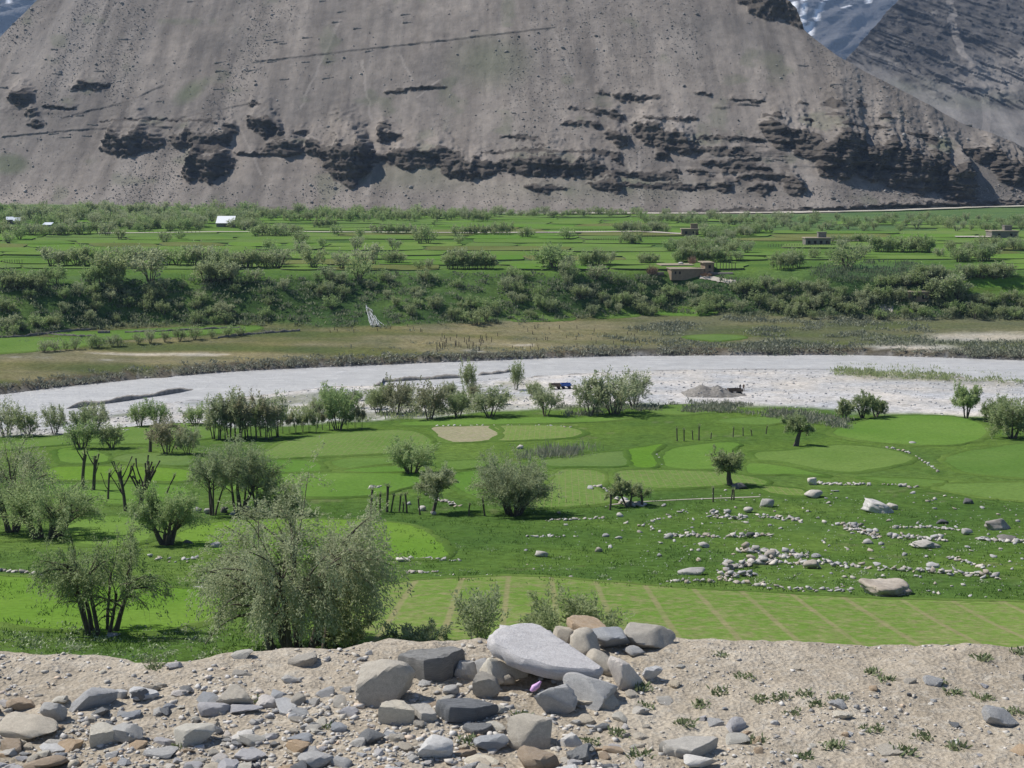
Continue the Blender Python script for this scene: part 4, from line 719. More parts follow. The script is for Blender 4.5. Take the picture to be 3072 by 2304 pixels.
# the scrub bank below the terraces
n = 215; us = [R.uniform(-10, 1034) for _ in range(n)]; vs = [float(C_F2(u)) + 4 + (float(C_F1(u)) - float(C_F2(u)) - 5) * R.random() for u in us]
ok_ = [not (655 < u < 722 and v < 292) and not (360 < u < 390 and v > 302) and not (905 < u < 932 and 300 < v < 312) for u, v in zip(us, vs)]; us = [u for u, k_ in zip(us, ok_) if k_]; vs = [v for v, k_ in zip(vs, ok_) if k_]
PLACES = [(130, 'above the curved field walls'), (330, 'above the narrow lower field'), (410, 'beside the white cascade'), (520, 'below the straight grove'), (640, 'below the field of the mud house'), (750, 'below the mud house'), (860, 'below the reed bed'), (955, 'around the half-hidden house'), (2000, 'below the small green terraces')]
def bank_label(x, y, z, h, c):
    u, v = project(np.array([x, y, z])); t = (v - C_F2(u)) / (C_F1(u) - C_F2(u)); pl_ = next(p for m_, p in PLACES if u < m_)
    return ('tall ' if h > 12.5 else 'low ' if h < 9.5 else '') + c + ' bush ' + ('high on' if t < 0.38 else 'halfway down' if t < 0.7 else 'low on') + ' the scrub bank ' + pl_
place(FARB, 'scrub_bush', [R.uniform(7.5, 14.5) for _ in us], us, vs, bank_label, 'bush', 'bushes of the scrub bank', 6.0)
us = [44,55,66,75,92,98,112,118,138,150,165,180,195,212,228,240]; place(FARB, 'scrub_bush', [R.uniform(9, 14) for _ in us], us, [352 - (u - 44) * 0.082 for u in us], 'twiggy bush in the row along the lower field wall', 'bush', 'bushes along the lower field wall', 6.0, 0.8)
us = [462,476,486,618,640,652,700,706,790,800,812,830,850,880,905,925,950,975,1000,1015]; place(FARB, 'scrub_bush', [R.uniform(10, 17) for _ in us], us, [float(C_F1(u)) + R.uniform(-2, 3) for u in us], 'bush at the foot of the scrub bank', 'bush', 'bushes at the foot of the scrub bank', 6.0, 0.9)

# masses nobody could count: scrub, twigs, grass
def scatter_quads(name, P, h, wd, mat, per, spread, up=0.9, lean=0.5):
    n = len(P); r = rng; B = np.repeat(P, per, 0); hh = np.repeat(h, per); B = B + np.concatenate([r.normal(0, 1, (n * per, 2)) * np.repeat(spread, per)[:, None], np.zeros((n * per, 1))], 1)
    D = r.normal(0, lean, (n * per, 3)); D[:, 2] = up; D /= np.linalg.norm(D, axis=1)[:, None]; sd = np.cross(D, r.normal(0, 1, (n * per, 3))); sd /= np.linalg.norm(sd, axis=1)[:, None] + 1e-9
    L = (hh * r.uniform(0.5, 1.1, n * per))[:, None]; W_ = (wd * r.uniform(0.6, 1.4, n * per))[:, None]
    B[:, 2] += L[:, 0] * r.uniform(-0.1, 0.55, n * per)
    V = np.stack([B - sd * W_ * 0.25, B + D * L * 0.5 - sd * W_ * 0.5, B + D * L, B + D * L * 0.5 + sd * W_ * 0.5], 1).reshape(-1, 3)
    return tag(obj(name, mesh_np(name, V, np.arange(n * per * 4).reshape(-1, 4), [M[mat]])), kind='stuff')
def region(n, ufn, vfn, keep=None):
    us = np.array([ufn() for _ in range(n)]); vs = np.array([vfn(u) for u in us])
    if keep is not None: m_ = keep(us, vs); us, vs = us[m_], vs[m_]
    return ground_px(us, vs)
P = region(1500, lambda: R.uniform(-20, 1044), lambda u: float(C_F2(u)) + 1 + (float(C_F1(u)) - float(C_F2(u)) + 1) * R.random(), lambda u, v: ~((u > 660) & (u < 715) & (v < 284)) & ~((np.abs(u - 374) < 9) & (v > 303)))
scatter_quads('bank_scrub', P, rng.uniform(0.6, 1.5, len(P)), 0.40, 'leaf_d', 22, rng.uniform(0.5, 1.5, len(P)))
P = region(900, lambda: R.uniform(-20, 1044), lambda u: float(C_W2(u)) - R.uniform(1, 3 + 9 * R.random()) - max(0, (u - 600) / 60) * R.random(), lambda u, v: fbm(u / 40, v / 6, 101, 3) > -0.2)
scatter_quads('river_bank_scrub', P, rng.uniform(0.5, 1.2, len(P)), 0.28, 'leaf_p', 20, rng.uniform(0.5, 1.4, len(P)), 0.7, 0.6)
P = region(2600, lambda: R.uniform(600, 1044), lambda u: R.uniform(318, 357), lambda u, v: (fbm(u / 45, v / 5, 102, 3) > 0.32 - (u - 600) / 750 + 0.06 * rng.normal(0, 1, len(u))) & ~((np.abs(u - 905) < 60) & (np.abs(v - 352) < 6)) & ~((u > 930) & (v < 342)))
scatter_quads('flood_plain_scrub', P, rng.uniform(0.5, 1.2, len(P)), 0.30, 'leaf_p', 20, rng.uniform(0.6, 1.6, len(P)), 0.7, 0.6)
P = region(420, lambda: R.uniform(20, 600), lambda u: float(C_F1(u)) + R.uniform(4, 24), lambda u, v: fbm(u / 40, v / 5, 103, 3) > 0.25)
scatter_quads('flood_plain_weeds', P, rng.uniform(0.3, 0.9, len(P)), 0.2, 'leaf_p', 14, rng.uniform(0.5, 1.3, len(P)), 0.9, 0.4)
P = region(420, lambda: R.uniform(835, 1040), lambda u: 374 + (u - 900) * 0.045 + R.uniform(-6, 5), lambda u, v: (u < 955) | (rng.random(len(u)) < 0.35))
scatter_quads('island_scrub', P, rng.uniform(0.5, 1.3, len(P)), 0.22, 'leaf', 20, rng.uniform(0.4, 1.1, len(P)))
P = region(800, lambda: R.uniform(280, 560), lambda u: float(C_G(u)) - R.uniform(-2, 16), lambda u, v: fbm(u / 25, v / 5, 104, 3) > -0.1)
scatter_quads('stony_flat_scrub', P, rng.uniform(0.4, 1.2, len(P)), 0.18, 'leaf', 14, rng.uniform(0.4, 1.0, len(P)))
P = region(800, lambda: R.uniform(560, 850), lambda u: np.interp(u, [560, 640, 740, 800, 850], [412, 406, 408, 417, 424]) + R.uniform(-4, 6), lambda u, v: (fbm(u / 25, v / 5, 105, 3) > -0.05 - np.clip((u - 700) / 300, 0, 0.4)))
scatter_quads('meadow_edge_scrub', P, rng.uniform(0.5, 1.2, len(P)), 0.16, 'leaf_p', 16, rng.uniform(0.3, 0.9, len(P)))
P = region(130, lambda: R.gauss(555, 18), lambda u: 457 - (u - 540) * 0.06 + R.uniform(-4, 4)); scatter_quads('meadow_twigs', P, rng.uniform(0.6, 1.8, len(P)), 0.10, 'leaf_p', 12, rng.uniform(0.3, 0.8, len(P)), 0.9, 0.2)
P = region(260, lambda: R.uniform(800, 950), lambda u: R.uniform(263, 290), lambda u, v: ((u - 880) / 72) ** 2 + ((v - 274) / 11) ** 2 < 1); scatter_quads('reeds', P, rng.uniform(0.8, 1.6, len(P)), 0.3, 'leaf_d', 26, rng.uniform(0.8, 2.0, len(P)), 0.9, 0.2)
P = region(4200, lambda: R.uniform(-20, 1044), lambda u: R.uniform(500, 655) ** 1.0, lambda u, v: ((v < 582 + (u - 400) * 0.03) | (u < 330)) & (fbm(u / 30, v / 10, 106, 3) > -0.25))
scatter_quads('meadow_grass', P, rng.uniform(0.12, 0.42, len(P)), 0.07, 'grass', 14, rng.uniform(0.2, 0.7, len(P)), 0.8, 0.5)
P = region(130, lambda: R.choice([R.uniform(0, 220), R.uniform(0, 220), R.uniform(400, 1000)]), lambda u: R.uniform(618, 660) if u < 225 else R.uniform(540, 592), lambda u, v: (u > 225) | (v > 622 + u * 0.05))
scatter_quads('flowering_herbs', P, rng.uniform(0.15, 0.32, len(P)), 0.09, 'herb', 34, rng.uniform(0.2, 0.55, len(P)), 0.5, 0.8)

# ------------------------------------------------------------------ stones
def hull(seed, n=14, flat=1.0, r=None):
    r = np.random.default_rng(seed); p = r.normal(0, 1, (n, 3)); p /= np.linalg.norm(p, axis=1)[:, None]; p *= r.uniform(0.75, 1.0, n)[:, None]; p[:, 2] *= flat
    bm = bmesh.new(); vs = [bm.verts.new(q) for q in p]; res = bmesh.ops.convex_hull(bm, input=vs); bmesh.ops.delete(bm, geom=[g for g in res['geom_interior'] if isinstance(g, bmesh.types.BMVert)], context='VERTS')
    bm.verts.index_update(); V = np.array([v.co[:] for v in bm.verts]); Fc = np.array([[v.index for v in f.verts] for f in bm.faces if len(f.verts) == 3]); bm.free()
    return V, Fc
HULLS = [hull(200 + i, 8 + i % 4) for i in range(14)]
def stone_mesh(i, mat):
    key = ('st', i, mat)
    if key not in MC: V, Fc = HULLS[i]; MC[key] = mesh_np('stone', V * 0.5, Fc, [M[mat]])
    return MC[key]
MC = {}
def cut_rock(seed, mat, sub=3, planes=11, soft=26.0, rough=0.03, strata=0.0):
    key = ('cut', seed, mat, sub)
    if key in MC: return MC[key]
    r = np.random.default_rng(seed); bm = bmesh.new(); bmesh.ops.create_icosphere(bm, subdivisions=sub, radius=1); V = np.array([v.co[:] for v in bm.verts]); Fc = np.array([[v.index for v in f.verts] for f in bm.faces]); bm.free()
    N = r.normal(0, 1, (planes, 3)); N /= np.linalg.norm(N, axis=1)[:, None]; N = np.concatenate([N, [[0, 0, 1], [0, 0, -1]]]); d = r.uniform(0.42, 0.85, len(N))
    q = np.clip(V @ N.T, 1e-3, None) / d[None]; rad = 1.0 / (np.sum(q ** soft, 1) ** (1 / soft)); V = V * np.minimum(rad, 1.25)[:, None]
    nz = fbm(V[:, 0] * 3 + V[:, 2] * 1.7, V[:, 1] * 3 - V[:, 2] * 2.1, seed, 3); V = V * (1 + rough * nz)[:, None]
    if strata: V[:, :2] *= (1 + strata * np.round(vn(V[:, 2] * 9, V[:, 2] * 0, seed) * 2))[:, None]
    V -= (V.max(0) + V.min(0)) / 2; V /= (V.max(0) - V.min(0))[None]
    MC[key] = mesh_np('rock', V, Fc, [M[mat]]); return MC[key]
def smooth_by_angle(me_, ang=0.6):
    me_.polygons.foreach_set('use_smooth', np.ones(len(me_.polygons), bool)); me_.set_sharp_from_angle(angle=ang)

def slab_mesh(seed, mat, T=0.2, n=40):
    r = np.random.default_rng(seed); th = np.linspace(0, 2 * math.pi, n, endpoint=False); k = 7; kn = np.sort(r.random(k) * 2 * math.pi); kr = r.uniform(0.40, 0.52, k)
    px_, py_ = np.cos(kn) * kr, np.sin(kn) * kr                              # an irregular polygon seen from above, corners knocked off
    rad = np.empty(n)
    for i, t in enumerate(th):
        best = 9
        for j in range(k):
            a = np.array([px_[j], py_[j]]); b = np.array([px_[(j + 1) % k], py_[(j + 1) % k]]); d = np.array([math.cos(t), math.sin(t)]); M_ = np.array([[d[0], a[0] - b[0]], [d[1], a[1] - b[1]]])
            if abs(np.linalg.det(M_)) > 1e-6:
                s1, s2 = np.linalg.solve(M_, a)
                if s1 > 0 and -0.01 <= s2 <= 1.01: best = min(best, s1)
        rad[i] = best if best < 2 else 0.45
    rad = rad * (1 + 0.035 * vn(th * 5, th * 0, seed)); V = [[0, 0, T / 2]]; prof = [(0.25, 0.5), (0.5, 0.5), (0.75, 0.49), (0.93, 0.47), (0.985, 0.36), (1.0, 0.12), (0.985, -0.2), (0.94, -0.42), (0.7, -0.5), (0.3, -0.5)]
    for (f, z) in prof:
        jit = 1 + 0.02 * r.normal(0, 1, n) * (f > 0.9); zz = z * T + T * 0.07 * fbm(np.cos(th) * f * 3 + 5, np.sin(th) * f * 3, seed + 1, 3)
        V += list(np.stack([np.cos(th) * rad * f * jit, np.sin(th) * rad * f * jit, zz], 1))
    V.append([0, 0, -T / 2]); m = len(prof); i = np.arange(n); i1 = (i + 1) % n; Tt = np.stack([np.zeros(n, int), 1 + i, 1 + i1], 1); Tb = np.stack([np.full(n, 1 + m * n), 1 + (m - 1) * n + i1, 1 + (m - 1) * n + i], 1)
    Qs = np.concatenate([np.stack([1 + a * n + i, 1 + (a + 1) * n + i, 1 + (a + 1) * n + i1, 1 + a * n + i1], 1) for a in range(m - 1)]); V = np.array(V); V /= np.array([V[:, 0].max() - V[:, 0].min(), V[:, 1].max() - V[:, 1].min(), V[:, 2].max() - V[:, 2].min()])
    return mesh_np('slab', V, [np.concatenate([Tt, Tb]), Qs], [M[mat]])
# big meadow boulders: u centre, v base, width px, height px, material, label
BOULD = [
 (880,513,36,14,'r_light','big flat-topped pale boulder overhanging its shadow in the rocky meadow','F'),(1000,530,35,13,'r_brown','big brown-streaked boulder with hollowed flank beside the rocky meadow wall','F'),(816,498,22,9,'r_grey','long grey boulder tilted up at one end near the meadow top',''),(812,485,12,9,'r_light','upright pale block at the end of the upper stone line',''),
 (767,507,17,10,'r_grey','rounded grey boulder above the stone patches',''),(969,504,12,7,'r_dark','dark round boulder under the thin green field',''),(943,524,14,5,'r_dark','low blackish boulder between stone lines',''),(928,549,36,8,'r_grey','long low loaf-shaped boulder in the lower rocky meadow','F'),
 (888,596,58,15,'r_brown','whale-backed brown-grey rock outcrop touching the furrowed field','W'),(692,575,32,7,'r_grey','flat grey slab lying near the furrowed field',''),(813,569,19,11,'r_brown','brown boulder built into the main stone wall',''),(771,560,16,11,'r_brown','pointed boulder in the upper stone heap',''),
 (713,514,9,6,'r_grey','small rounded boulder above the spread of white stones',''),(728,514,8,6,'r_grey','small peaked boulder above the spread of white stones',''),(749,513,11,7,'r_grey','squat grey boulder next to the rounded grey boulder',''),(751,538,10,7,'r_dark','dark pointed stone in the middle stone line',''),(704,548,13,6,'r_grey','blue-grey boulder alone in the meadow below the middle stone line',''),(869,544,12,6,'r_grey','grey wedge-shaped stone below the stone heap',''),
 (818,558,13,5,'r_grey','smooth grey stone above the main wall',''),(934,568,15,6,'r_light','pale pair-like boulder above the wall tail',''),(893,510,13,7,'r_grey','grey stone tucked beside the big flat-topped boulder',''),(969,535,14,7,'r_grey','humped grey boulder in the right stone line',''),(740,489,17,8,'r_dark','dark brown boulder beside the lone small willow',''),(541,557,16,7,'r_grey','grey boulder with stones on top in the open meadow',''),
 (599,552,9,6,'r_brown','brown and white stone in the open meadow',''),(669,539,11,7,'r_grey','grey boulder among stones on the middle line',''),(520,449,9,5,'r_light','bright white boulder in the meadow above the twigs',''),(913,444,8,3,'r_grey','small grey rock inside the largest oval field',''),(620,517,8,5,'r_light','white boulder at the low stone line',''),(606,537,9,4,'r_grey','smooth grey boulder below the low stone line',''),
 (188,545,13,6,'r_dark','dark stone at the foot of the stout willow',''),(216,549,14,7,'r_grey','squat grey boulder on the grass by the largest willow',''),(113,637,16,4,'r_grey','grey rock at the foot of the open drooping willow',''),(422,511,9,6,'r_light','pale boulder at the foot of the single-trunk willow',''),(433,515,8,4,'r_grey','grey stone in front of the single-trunk willow',''),(408,505,7,4,'r_light','white flat boulder behind the pollard posts',''),
 (197,513,10,7,'r_grey','grey boulder in the row under the airy willows',''),(208,514,11,7,'r_grey','broad grey boulder in the row under the airy willows',''),(224,513,9,8,'r_dark','dark upright boulder in the row under the airy willows',''),(246,512,12,7,'r_grey','rounded boulder at the end of the row under the airy willows',''),(233,515,7,5,'r_light','pale boulder in the row under the airy willows',''),(139,519,13,8,'r_dark','dark boulder under the bare pollard willow',''),
 (403,562,16,4,'r_light','flat pale slab below the lime field',''),(1008,541,22,5,'r_dark','dark long boulder in the right stone line','')]
for i, (u, v, w_, h, mt, lb, sp) in enumerate(BOULD):
    g = at(u, v); mp_ = math.hypot(g[1], ZC - g[2]) / F; W_ = w_ * mp_; W_ *= 0.9; H = h * mp_ * (0.75 if sp == 'W' else 1.0)
    me_ = cut_rock(300 + i, mt, 4 if sp else 3 if w_ > 11 else 2, 18, 200, 0.22 if sp else 0.10, 0.04 if sp else 0)
    o = obj('boulder', me_, None, (g[0], g[1] + W_ * 0.25, g[2] + H * (0.1 if sp == 'W' else 0.28)), (R.uniform(-0.12, 0.12), R.uniform(-0.12, 0.12), R.uniform(-0.5, 0.5)), (W_, W_ * (1.1 if sp == 'W' else 0.75), H * (1.9 if sp == 'W' else 1)))
    tag(o, lb, 'boulder')
# stone lines and heaps: polyline in the picture, stones n, size px, scatter across
WALLS = [
 ([(727,569),(757,563),(777,563),(804,565),(822,564),(852,567),(890,570),(925,572),(957,575),(1000,578)],120,5.5,1.6,'long tumbled dry-stone wall curving across the rocky meadow'),
 ([(725,570),(745,566),(775,562)],55,7,3.0,'thick heaped end of the tumbled stone wall'),([(667,582),(700,583),(720,581),(755,586),(790,591),(830,591),(852,593)],60,5,1.2,'stone edging along the furrowed field'),
 ([(718,579),(735,576),(755,575)],40,5.5,1.8,'low stone heap between the main wall and the furrowed field'),([(740,551),(758,553),(775,556),(808,557)],52,6.5,2.6,'upper stone heap with a pointed boulder'),([(843,527),(858,531),(880,537)],60,5,3.5,'big spread heap of pale rubble in the rocky meadow'),
 ([(888,537),(915,539),(948,541)],40,5,1.2,'straight stone line below the rubble heap'),([(893,528),(930,528),(962,531)],30,4.5,1.0,'thin stone line above the straight one'),([(978,540),(1000,541),(1030,543)],32,5,1.2,'stone line running to the dark long boulder'),([(948,558),(966,562),(986,569)],24,5,1.5,'short slanting stone line in the lower meadow'),
 ([(667,536),(690,536),(720,537)],26,5,1.4,'stone line with a dark stone on the middle meadow'),([(728,537),(750,537),(773,536)],24,5,1.4,'stone line around the dark pointed stone'),([(710,517),(725,518),(745,519)],36,4,2.2,'spread of small white stones on the upper rocky meadow'),([(757,517),(780,519),(802,521)],34,4.5,2.0,'scattered stone band under the rounded grey boulder'),
 ([(818,484),(845,485),(871,485)],26,4,0.8,'upper boundary stone line by the upright pale block'),([(881,484),(900,486),(917,488)],14,4,0.8,'short boundary stone line under the thin field'),([(545,521),(575,520),(605,518)],26,3.5,0.7,'low stone line below the big dome-shaped bush'),([(526,537),(545,537),(564,537)],12,4,0.8,'short stone line in the open meadow'),
 ([(-5,571),(25,573),(57,578),(105,586)],28,5.5,0.8,'neat stone edging above the left bright field'),([(404,573),(420,573),(440,572)],12,5,0.8,'white stone row below the lime field'),([(400,559),(430,560),(460,561)],14,4.5,0.8,'loose stones along the lower lime field edge'),([(445,578),(512,576),(600,582),(668,587)],30,4,1.2,'broken line of pale stones on top of the furrowed field'),
 ([(615,500),(625,503),(645,506)],18,6,2.6,'ring of stones around the small crooked willow'),([(425,490),(440,500),(460,507)],18,5,3.0,'stones strewn around the single-trunk willow'),([(433,427),(480,426),(540,426),(575,428)],26,2.6,0.4,'fine stone edging above the bare soil field'),([(885,448),(905,452),(925,462),(940,473)],34,3,0.9,'stony path between the oval fields'),
 ([(368,489),(380,488)],16,4,1.2,'small cairn of stones behind the pollard posts'),([(662,466),(656,455)],10,2.6,0.5,'stones in the ditch between the fields'),([(150,556),(175,562),(200,558)],12,5,3.0,'stones strewn on the grass near the stout willow'),([(185,590),(200,589),(225,590)],10,5,1.0,'stones edging the lime field beside the largest willow'),
 ([(590,490),(597,487),(612,494)],8,5,1.5,'pale stones at the ditch head beside the striped field'),([(690,510),(640,526),(655,530)],16,4,2,'loose stone trail in the open meadow')]
for wi, (pl, n, sz, sp, lb) in enumerate(WALLS):
    pl = np.array(pl, float); L = np.concatenate([[0], np.cumsum(np.hypot(*np.diff(pl, axis=0).T))]); t = (np.arange(n) + rng.random(n)) / n * L[-1]
    us = np.interp(t, L, pl[:, 0]) + rng.normal(0, 0.6, n); vs = np.interp(t, L, pl[:, 1]) + rng.normal(0, sp * 0.55, n); g = ground_px(us, vs)
    c0 = g.mean(0); e = obj('stone_row' if n < 34 else 'stone_wall', None, None, tuple(c0)); e.empty_display_size = 0.4; tag(e, lb, 'stone wall')
    for q in g:
        mp_ = q[1] / F; w_ = sz * mp_ * R.uniform(0.6, 1.75); hh = w_ * R.uniform(0.5, 0.85); lift = R.choice([0, 0, 0.5]) * hh if n > 34 else 0
        obj('stone', stone_mesh(R.randrange(14), R.choice(['r_light', 'r_light', 'r_grey', 'r_grey', 'r_brown'])), e, tuple(q - c0 + np.array([0, 0, hh * 0.25 + lift])), (R.uniform(-0.4, 0.4), R.uniform(-0.4, 0.4), R.uniform(0, 6.3)), (w_ * R.uniform(1.0, 1.7), w_, hh))
# single stones lying about in the meadow
n = 285; us = []; vs = []
while len(us) < n:
    u, v = R.uniform(520, 1030), R.uniform(488, 598)
    if v > 580 + (u - 600) * 0.045 or (u < 660 and R.random() < 0.65) or (v < 505 and u < 700) or (v < 487 + max(0, (u - 930)) * 0.15): continue
    us.append(u); vs.append(v)
g = ground_px(us, vs)
for q, u, v in zip(g, us, vs):
    mp_ = q[1] / F; w_ = R.choice([2, 2.5, 3, 3.5, 4.5, 5.5, 7]) * mp_; hh = w_ * R.uniform(0.45, 0.8); mt = R.choice(['r_light', 'r_grey', 'r_grey', 'r_brown', 'r_light'])
    o = obj('stone', stone_mesh(R.randrange(14), mt), None, (q[0], q[1], q[2] + hh * 0.2), (R.uniform(-0.3, 0.3), R.uniform(-0.3, 0.3), R.uniform(0, 6.3)), (w_ * R.uniform(1, 1.7), w_, hh))
    tag(o, {'r_light': 'pale', 'r_grey': 'grey', 'r_brown': 'brownish'}[mt] + (' small' if w_ / mp_ < 3.2 else '') + ' loose stone ' + ('in the open meadow below the dome-shaped bush' if u < 660 else 'between the small willow and the stone lines' if u < 760 else 'among the stone lines by the rubble heap' if u < 890 else 'beside the long low boulder and the wall tail' if v > 535 else 'around the big flat-topped boulder'), 'stone', 'loose stones of the rocky meadow')
def stones_stuff(name, P, sz, mat, flat=0.7):
    Vs, Fs = [], []; b = 0
    for i in range(len(P)):
        V, Fc = HULLS[i % 14]; a = rng.random() * 6.28; ca, sa = math.cos(a), math.sin(a); v = V * sz[i] * 0.5 * np.array([rng.uniform(1, 1.5), 1, flat]); v = np.stack([v[:, 0] * ca - v[:, 1] * sa, v[:, 0] * sa + v[:, 1] * ca, v[:, 2]], 1)
        Vs.append(v + P[i]); Fs.append(Fc + b); b += len(V)
    return tag(obj(name, mesh_np(name, np.concatenate(Vs), np.concatenate(Fs), [M[mat]])), kind='stuff')
def k_isl(name, base, var): 
    k = NT(name); g_ = k.n('NewGeometry'); k.base(k.ramp(g_.outputs['Random Per Island'], [(0, base), (1, var)])); k.b.inputs['Roughness'].default_value = 0.8; return k.m
M['isl_grey'] = k_isl('mixed_scree_blocks', (0.13, 0.12, 0.11), (0.36, 0.34, 0.32)); M['isl_pale'] = k_isl('river_cobbles', (0.36, 0.35, 0.345), (0.58, 0.565, 0.55))
k = NT('roadside_pebbles'); g_ = k.n('NewGeometry')
k.base(k.ramp(g_.outputs['Random Per Island'], [(0, (0.26, 0.255, 0.25)), (0.25, (0.42, 0.405, 0.38)), (0.5, (0.50, 0.455, 0.38)), (0.75, (0.58, 0.55, 0.51)), (0.92, (0.62, 0.60, 0.57)), (1, (0.60, 0.45, 0.31))])); k.b.inputs['Roughness'].default_value = 0.7; k.bump(k.noise(k.coord('Object'), 90, 4, 0.7), 0.5, 0.004); M['pebble'] = k.m
P = region(1100, lambda: R.uniform(520, 1030), lambda u: R.uniform(495, 598), lambda u, v: (v < 578 + (u - 600) * 0.045) & ((u > 640) | (rng.random(len(u)) < 0.3))); stones_stuff('meadow_pebbles', P, P[:, 1] / F * rng.uniform(0.8, 1.9, len(P)), 'isl_pale')
P = region(1900, lambda: R.uniform(-10, 1034), lambda u: float(C_W1(u)) + (float(C_G(u)) - float(C_W1(u))) * R.random(), lambda u, v: (fbm(u / 30, v / 4, 111, 3) > -0.25)); P[:, 2] += 0.05; stones_stuff('river_cobbles', P, rng.choice([0.35, 0.45, 0.6, 0.9], len(P)), 'isl_pale')
P = region(500, lambda: R.uniform(-10, 1034), lambda u: float(C_W2(u)) + R.uniform(-0.4, 0.9)); stones_stuff('bank_stones', P, rng.uniform(0.4, 1.3, len(P)), 'isl_grey')
# scree blocks over the mountain
w_r = ss(-0.1, 0.5, fbm(MX / 45, (MZ + 0.4 * MX) / 120, 121, 3)) ** 2 * (1 - 0.6 * ss(300, 420, MU)) + 0.06 + 0.25 * (MV > 185); ii = rng.choice(MX.size, 13000, replace=True, p=(w_r * (face < 0.3) * (PMV > -8)).ravel() / (w_r * (face < 0.3) * (PMV > -8)).sum())
P = vis.reshape(-1, 3)[ii] + np.array([0, -0.2, 0.15]); szs = rng.choice([0.6, 0.8, 1.1, 1.5, 2.2, 3.4], len(P), p=[0.46, 0.32, 0.15, 0.05, 0.015, 0.005]); stones_stuff('scree_blocks', P, szs * 1.15, 'isl_grey', 0.8)
# short snow-break walls across the scree
M['drywall'] = mat_plain('dry_stone', (0.17, 0.155, 0.14), 0.95, 0.4, 1.2)
DASH = [(54,49.6),(57,74),(98,71.5),(16,73.5),(2,87),(79,115.5),(92,125),(54,134),(65,138),(86,136),(159,102),(220,63),(220,71.6),(219,89),(251,71),(283,43.5),(278,42),(270,40),(307,38),(272,62),(305,62),(331,62),(284,80),(328,78),(337,22),(322,1.5),(370,51.5),(408,23),(406,15),(341,12),(474,31),(192,1.8),(122,39.5),(358,29),(836,85),(968,45.5),(803,66)]
for i, (u, v) in enumerate(DASH):
    p = mtn_px(u, v); L = R.uniform(7.5, 9.5) * (0.7 if i % 5 == 0 else 1); n = 9; V = []
    for k_ in range(n + 1):
        x = -L / 2 + L * k_ / n; h = 0.75 + 0.25 * math.sin(k_ * 1.9 + i); dz = 0.06 * x * ((i % 3) - 1)
        V += [(x, -0.55, -1.6 + dz), (x, -0.45, h + dz), (x, 0.9, h + 0.1 + dz), (x, 1.0, -0.3 + dz)]
    Fq = [[a * 4 + b, (a + 1) * 4 + b, (a + 1) * 4 + (b + 1) % 4, a * 4 + (b + 1) % 4] for a in range(n) for b in range(4)] + [[0, 1, 2, 3], [n * 4 + 3, n * 4 + 2, n * 4 + 1, n * 4]]
    o = obj('snow_break_wall', mesh_np('snow_break_wall', np.array(V), np.array(Fq), [M['drywall']]), None, tuple(p)); 
    tag(o, 'short dry-stone wall set across the ' + ('middle of the bare scree slope' if u > 300 else 'scree above the cliffs at the slope edge' if v < 60 else 'scree just above the dark cliff band'), 'wall', 'short walls across the scree')

# ------------------------------------------------------------------ buildings on the far side
def box_bm(bm, x0, x1, y0, y1, z0, z1):
    vs = [bm.verts.new(p) for p in ((x0, y0, z0), (x1, y0, z0), (x1, y1, z0), (x0, y1, z0), (x0, y0, z1), (x1, y0, z1), (x1, y1, z1), (x0, y1, z1))]
    for f in ((0, 3, 2, 1), (4, 5, 6, 7), (0, 1, 5, 4), (1, 2, 6, 5), (2, 3, 7, 6), (3, 0, 4, 7)): bm.faces.new([vs[i] for i in f])
def part(name, mat, parent, boxes, bev=0.0):
    bm = bmesh.new()
    for b in boxes: box_bm(bm, *b)
    if bev: bmesh.ops.bevel(bm, geom=bm.edges[:], offset=bev, segments=1, affect='EDGES')
    me_ = bpy.data.meshes.new(name); bm.to_mesh(me_); bm.free(); me_.materials.append(M[mat]); return obj(name, me_, parent)
M['mud'] = mat_plain('mud_plaster', (0.24, 0.185, 0.13), 0.95, 0.18, 0.8); M['mudroof'] = mat_plain('earth_roof', (0.32, 0.27, 0.20), 0.95, 0.15, 0.6); M['stonew'] = mat_plain('stone_masonry', (0.19, 0.175, 0.155), 0.95, 0.25, 1.5)
M['hole'] = mat_plain('dark_opening', (0.02, 0.018, 0.016), 0.9, 0.1); M['wood'] = mat_plain('weathered_wood', (0.13, 0.10, 0.075), 0.9, 0.3); M['hay'] = mat_plain('dry_brush', (0.32, 0.22, 0.15), 0.95, 0.4, 3.0); M['white'] = mat_plain('white_sheet', (0.85, 0.86, 0.88), 0.5, 0.04)
M['bluetin'] = mat_plain('blue_tin', (0.12, 0.20, 0.42), 0.45, 0.1); M['tin'] = mat_plain('tin_sheet', (0.70, 0.74, 0.80), 0.35, 0.06); M['bluepaint'] = mat_plain('blue_paint', (0.05, 0.12, 0.38), 0.5, 0.1); M['track'] = mat_plain('dusty_track', (0.46, 0.42, 0.36), 0.95, 0.12, 0.5)
def window(par, x, y, z, w_, h, dy=-0.03):
    f = part('window', 'wood', par, [(x - w_ / 2 - 0.1, x - w_ / 2, y + dy, y + 0.2, z, z + h), (x + w_ / 2, x + w_ / 2 + 0.1, y + dy, y + 0.2, z, z + h), (x - w_ / 2 - 0.1, x + w_ / 2 + 0.1, y + dy, y + 0.2, z + h, z + h + 0.12), (x - w_ / 2 - 0.1, x + w_ / 2 + 0.1, y + dy - 0.03, y + 0.2, z - 0.1, z)])
    part('pane', 'hole', f, [(x - w_ / 2, x + w_ / 2, y + dy + 0.015, y + 0.19, z, z + h)])
